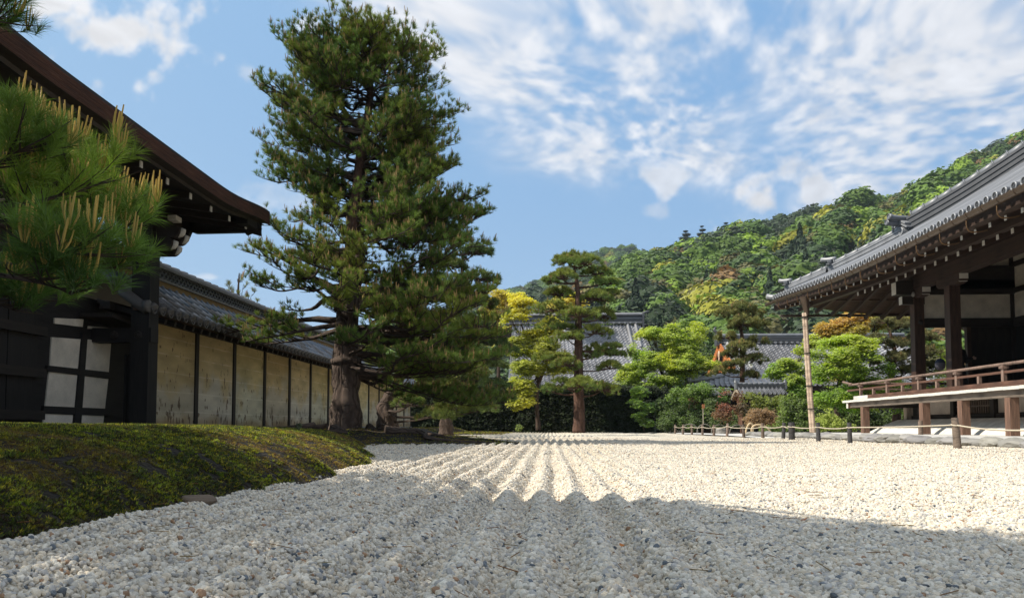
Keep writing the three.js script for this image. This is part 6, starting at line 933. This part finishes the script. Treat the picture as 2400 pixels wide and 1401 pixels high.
{ // things among the shrubs
  const d = 37, b = at(1649, 1012, d).setY(0), t = thing('sign_post', 'small orange-brown sign plate on a thin pole among the dark shrubs', 'sign', b);
  part(t, 'pole', tube([b.clone(), b.clone().setY(at(1649, 955, d).y)], [0.015], { seg: 6, per: 0.5 }), MT.rope); const p = at(1649, 952, d - 0.05); part(t, 'plate', box(0.13, 0.2, 0.02).translate(p.x, p.y, p.z), mat([0.42, 0.16, 0.06], 0.7, { map: woodT }));
  const s = at(1690, 1008, 36.5).setY(0.12); single('rock', pebble(66, 3).scale(0.55, 0.5, 0.5).translate(s.x, s.y, s.z), MT.stone, s, 'grey rock behind the fence, between the thin hoops', 'rock');
  const q = at(1790, 1013, 29).setY(0.03); single('rock', pebble(67, 3).scale(1.2, 0.28, 0.7).translate(q.x, q.y, q.z), mat([0.5, 0.46, 0.38], 0.9, { map: grime, bumpMap: grimeB, bumpScale: 0.01 }), q, 'low pale flat rock at the edge of the pale path', 'rock');
  const m = V(-1.47, 0.012, -3.18); single('rock', pebble(68, 3).scale(0.17, 0.06, 0.16).translate(m.x, m.y, m.z), mat([0.20, 0.145, 0.10], 0.95, { map: grime, bumpMap: grimeB, bumpScale: 0.008 }), m, 'small brown stone half sunk at the foot of the moss bank', 'rock');
  const lf = (px, py, c, label) => { const dd = EYE * F / (py - 1000), a = at(px, py, dd * 0.96), y = gravelY(a.x, -a.z) + 0.014, g = leafGeo(1, 0.0001, 0.0001, 0.022, Math.floor(px), 0.5).translate(a.x, y, a.z); single('fallen_leaf', g, mat(c, 0.7), V(a.x, y, a.z), label, 'leaf'); };
  lf(1457, 1252, [0.5, 0.16, 0.02], 'fallen orange leaf on the gravel at the shadow edge'); lf(1481, 1127, [0.55, 0.36, 0.05], 'fallen yellow leaf on the sunlit gravel'); lf(1884, 1210, [0.32, 0.12, 0.04], 'fallen brown leaf on the gravel, right side');
}
{ // visitor half hidden behind the nearer veranda pillar
  const base = V(12.16, 1.195, -23.35), t = thing('person', 'person in black clothes behind the nearer veranda pillar, one hand on the door post', 'person', base);
  const J = [[0, 0.06, 0.02, 0.05], [0, 0.48, 0, 0.075], [0, 0.9, 0, 0.13], [0, 1.15, 0, 0.135], [0, 1.36, 0, 0.125], [0, 1.45, 0, 0.06], [-0.04, 1.53, 0.02, 0.055]].map((q) => q), bones = [];
  const cap = (a, b) => bones.push([a, b]);
  cap([-0.09, 0.07, 0.05, 0.055], [-0.1, 0.48, 0, 0.07]); cap([-0.1, 0.48, 0, 0.07], [-0.09, 0.88, 0, 0.10]); cap([0.12, 0.07, 0.05, 0.055], [0.12, 0.48, 0, 0.07]); cap([0.12, 0.48, 0, 0.07], [0.09, 0.88, 0, 0.10]);
  cap([-0.09, 0.04, 0.0, 0.045], [-0.1, 0.035, 0.16, 0.04]); cap([0.12, 0.04, 0, 0.045], [0.14, 0.035, 0.16, 0.04]);
  cap([-0.05, 0.92, 0, 0.13], [0.05, 0.92, 0, 0.13]); cap([0, 0.95, 0, 0.14], [0, 1.3, 0, 0.135]); cap([-0.13, 1.33, 0, 0.085], [0.13, 1.33, 0, 0.085]); cap([0, 1.36, 0, 0.075], [0, 1.47, 0, 0.055]);
  cap([0.17, 1.33, 0, 0.06], [0.25, 1.08, 0.02, 0.05]); cap([0.25, 1.08, 0.02, 0.05], [0.42, 1.16, 0.06, 0.036]); cap([-0.17, 1.33, 0, 0.06], [-0.22, 1.06, 0.04, 0.05]); cap([-0.22, 1.06, 0.04, 0.05], [-0.16, 0.86, 0.14, 0.036]);
  for (let k = 0; k < 4; k++) { cap([0.42, 1.16, 0.06, 0.02], [0.465, 1.175 - 0.018 * k, 0.065 + 0.008 * k, 0.011]); cap([0.465, 1.175 - 0.018 * k, 0.065 + 0.008 * k, 0.011], [0.515 - 0.006 * Math.abs(k - 1), 1.18 - 0.021 * k, 0.06, 0.009]); cap([-0.16, 0.86, 0.14, 0.02], [-0.15 + 0.008 * k, 0.80, 0.165 - 0.016 * k, 0.011]); cap([-0.15 + 0.008 * k, 0.80, 0.165 - 0.016 * k, 0.011], [-0.135 + 0.008 * k, 0.755 + 0.006 * Math.abs(k - 1), 0.16 - 0.018 * k, 0.009]); }
  cap([0.43, 1.17, 0.06, 0.018], [0.455, 1.215, 0.07, 0.010]); cap([-0.16, 0.86, 0.15, 0.018], [-0.115, 0.825, 0.175, 0.010]);
  const dist = (x, y, z, s) => { const [a, b] = s, dx = b[0] - a[0], dy = b[1] - a[1], dz = b[2] - a[2], tt = clamp(((x - a[0]) * dx + (y - a[1]) * dy + (z - a[2]) * dz) / (dx * dx + dy * dy + dz * dz + 1e-9)); return Math.hypot(x - a[0] - dx * tt, y - a[1] - dy * tt, z - a[2] - dz * tt) - lerp(a[3], b[3], tt); };
  const mesh = (c, half, res, f) => { const mc = new MarchingCubes(res, new THREE.MeshBasicMaterial(), false, false, 90000), h2 = res / 2; for (let k = 0; k < res; k++) for (let j = 0; j < res; j++) for (let i = 0; i < res; i++) mc.field[i + j * res + k * res * res] = -f(c[0] + (i - h2) / h2 * half, c[1] + (j - h2) / h2 * half, c[2] + (k - h2) / h2 * half); mc.isolation = 0; mc.update(); const n = mc.count, g = new THREE.BufferGeometry(), p = new Float32Array(n * 3); for (let i = 0; i < n; i++) { p[i * 3] = c[0] + mc.positionArray[i * 3] * half; p[i * 3 + 1] = c[1] + mc.positionArray[i * 3 + 1] * half; p[i * 3 + 2] = c[2] + mc.positionArray[i * 3 + 2] * half; } g.setAttribute('position', new THREE.BufferAttribute(p, 3)); g.setAttribute('normal', new THREE.BufferAttribute(mc.normalArray.slice(0, n * 3), 3)); g.setAttribute('uv', new THREE.BufferAttribute(new Float32Array(n * 2), 2)); return g; };
  const smin = (a, b, k) => { const q = Math.max(0, k - Math.abs(a - b)) / k; return Math.min(a, b) - q * q * k * 0.25; };
  const head = [[[0, 1.57, 0.0, 0.085], [0, 1.62, -0.01, 0.09]], [[0, 1.53, 0.04, 0.055], [0, 1.51, 0.055, 0.04]], [[0, 1.585, 0.085, 0.016], [0, 1.56, 0.098, 0.015]], [[-0.085, 1.58, 0, 0.02], [-0.088, 1.56, 0, 0.016]], [[0.085, 1.58, 0, 0.02], [0.088, 1.56, 0, 0.016]]];
  const bodyF = (x, y, z) => { let d = 9; for (const s of [...bones, ...head]) d = smin(d, dist(x, y, z, s), 0.02); return d; };
  const put = (g) => g.translate(base.x, base.y, base.z);
  part(t, 'body', put(mesh([0.1, 0.85, 0.03], 0.88, 110, bodyF)), mat([0.42, 0.27, 0.2], 0.6));
  const coat = [[[-0.06, 0.30, 0, 0.20], [0.0, 0.95, 0, 0.165]], [[0.1, 0.30, 0, 0.20], [0.02, 0.95, 0, 0.165]], [[0, 0.95, 0, 0.165], [0, 1.30, 0, 0.15]], [[-0.14, 1.33, 0, 0.10], [0.14, 1.33, 0, 0.10]], [[0.17, 1.33, 0, 0.078], [0.25, 1.08, 0.02, 0.068]], [[0.25, 1.08, 0.02, 0.068], [0.38, 1.14, 0.05, 0.055]], [[-0.17, 1.33, 0, 0.078], [-0.22, 1.06, 0.04, 0.068]], [[-0.22, 1.06, 0.04, 0.068], [-0.17, 0.9, 0.12, 0.055]]];
  part(t, 'coat', put(mesh([0.1, 0.85, 0.03], 0.88, 80, (x, y, z) => { let d = 9; for (const s of coat) d = smin(d, dist(x, y, z, s), 0.05); return Math.max(d, 0.22 - y); })), mat([0.012, 0.012, 0.014], 0.8));
  part(t, 'hair', put(mesh([0, 1.6, -0.01], 0.16, 40, (x, y, z) => Math.max(Math.hypot(x, (y - 1.61) * 0.95, z + 0.012) - 0.108, z - 0.035 - (y - 1.6) * 0.5))), mat([0.015, 0.012, 0.01], 0.6));
  for (const s of [-1, 1]) part(t, 'eye', put(new THREE.SphereGeometry(0.012, 8, 6).translate(s * 0.033, 1.585, 0.083)), mat([0.05, 0.04, 0.04], 0.3)); part(t, 'mouth', put(new THREE.SphereGeometry(0.02, 8, 5).scale(1, 0.25, 0.4).translate(0, 1.525, 0.092)), mat([0.35, 0.13, 0.11], 0.5));
  const bp = at(2200, 853, 23.2); const bag = thing('shoulder_bag', 'grey bag at the side of the person behind the pillar', 'bag', bp); const rb = new THREE.SphereGeometry(0.2, 16, 12).scale(0.75, 0.85, 0.5).translate(bp.x + 0.06, bp.y - 0.02, bp.z); part(bag, 'body', rb, mat([0.13, 0.125, 0.15], 0.8)); part(bag, 'flap', new THREE.SphereGeometry(0.2, 16, 8, 0, 6.3, 0, 1.3).scale(0.78, 0.9, 0.53).translate(bp.x + 0.06, bp.y - 0.01, bp.z), mat([0.03, 0.04, 0.07], 0.7));
}
renderer.render(scene, camera);
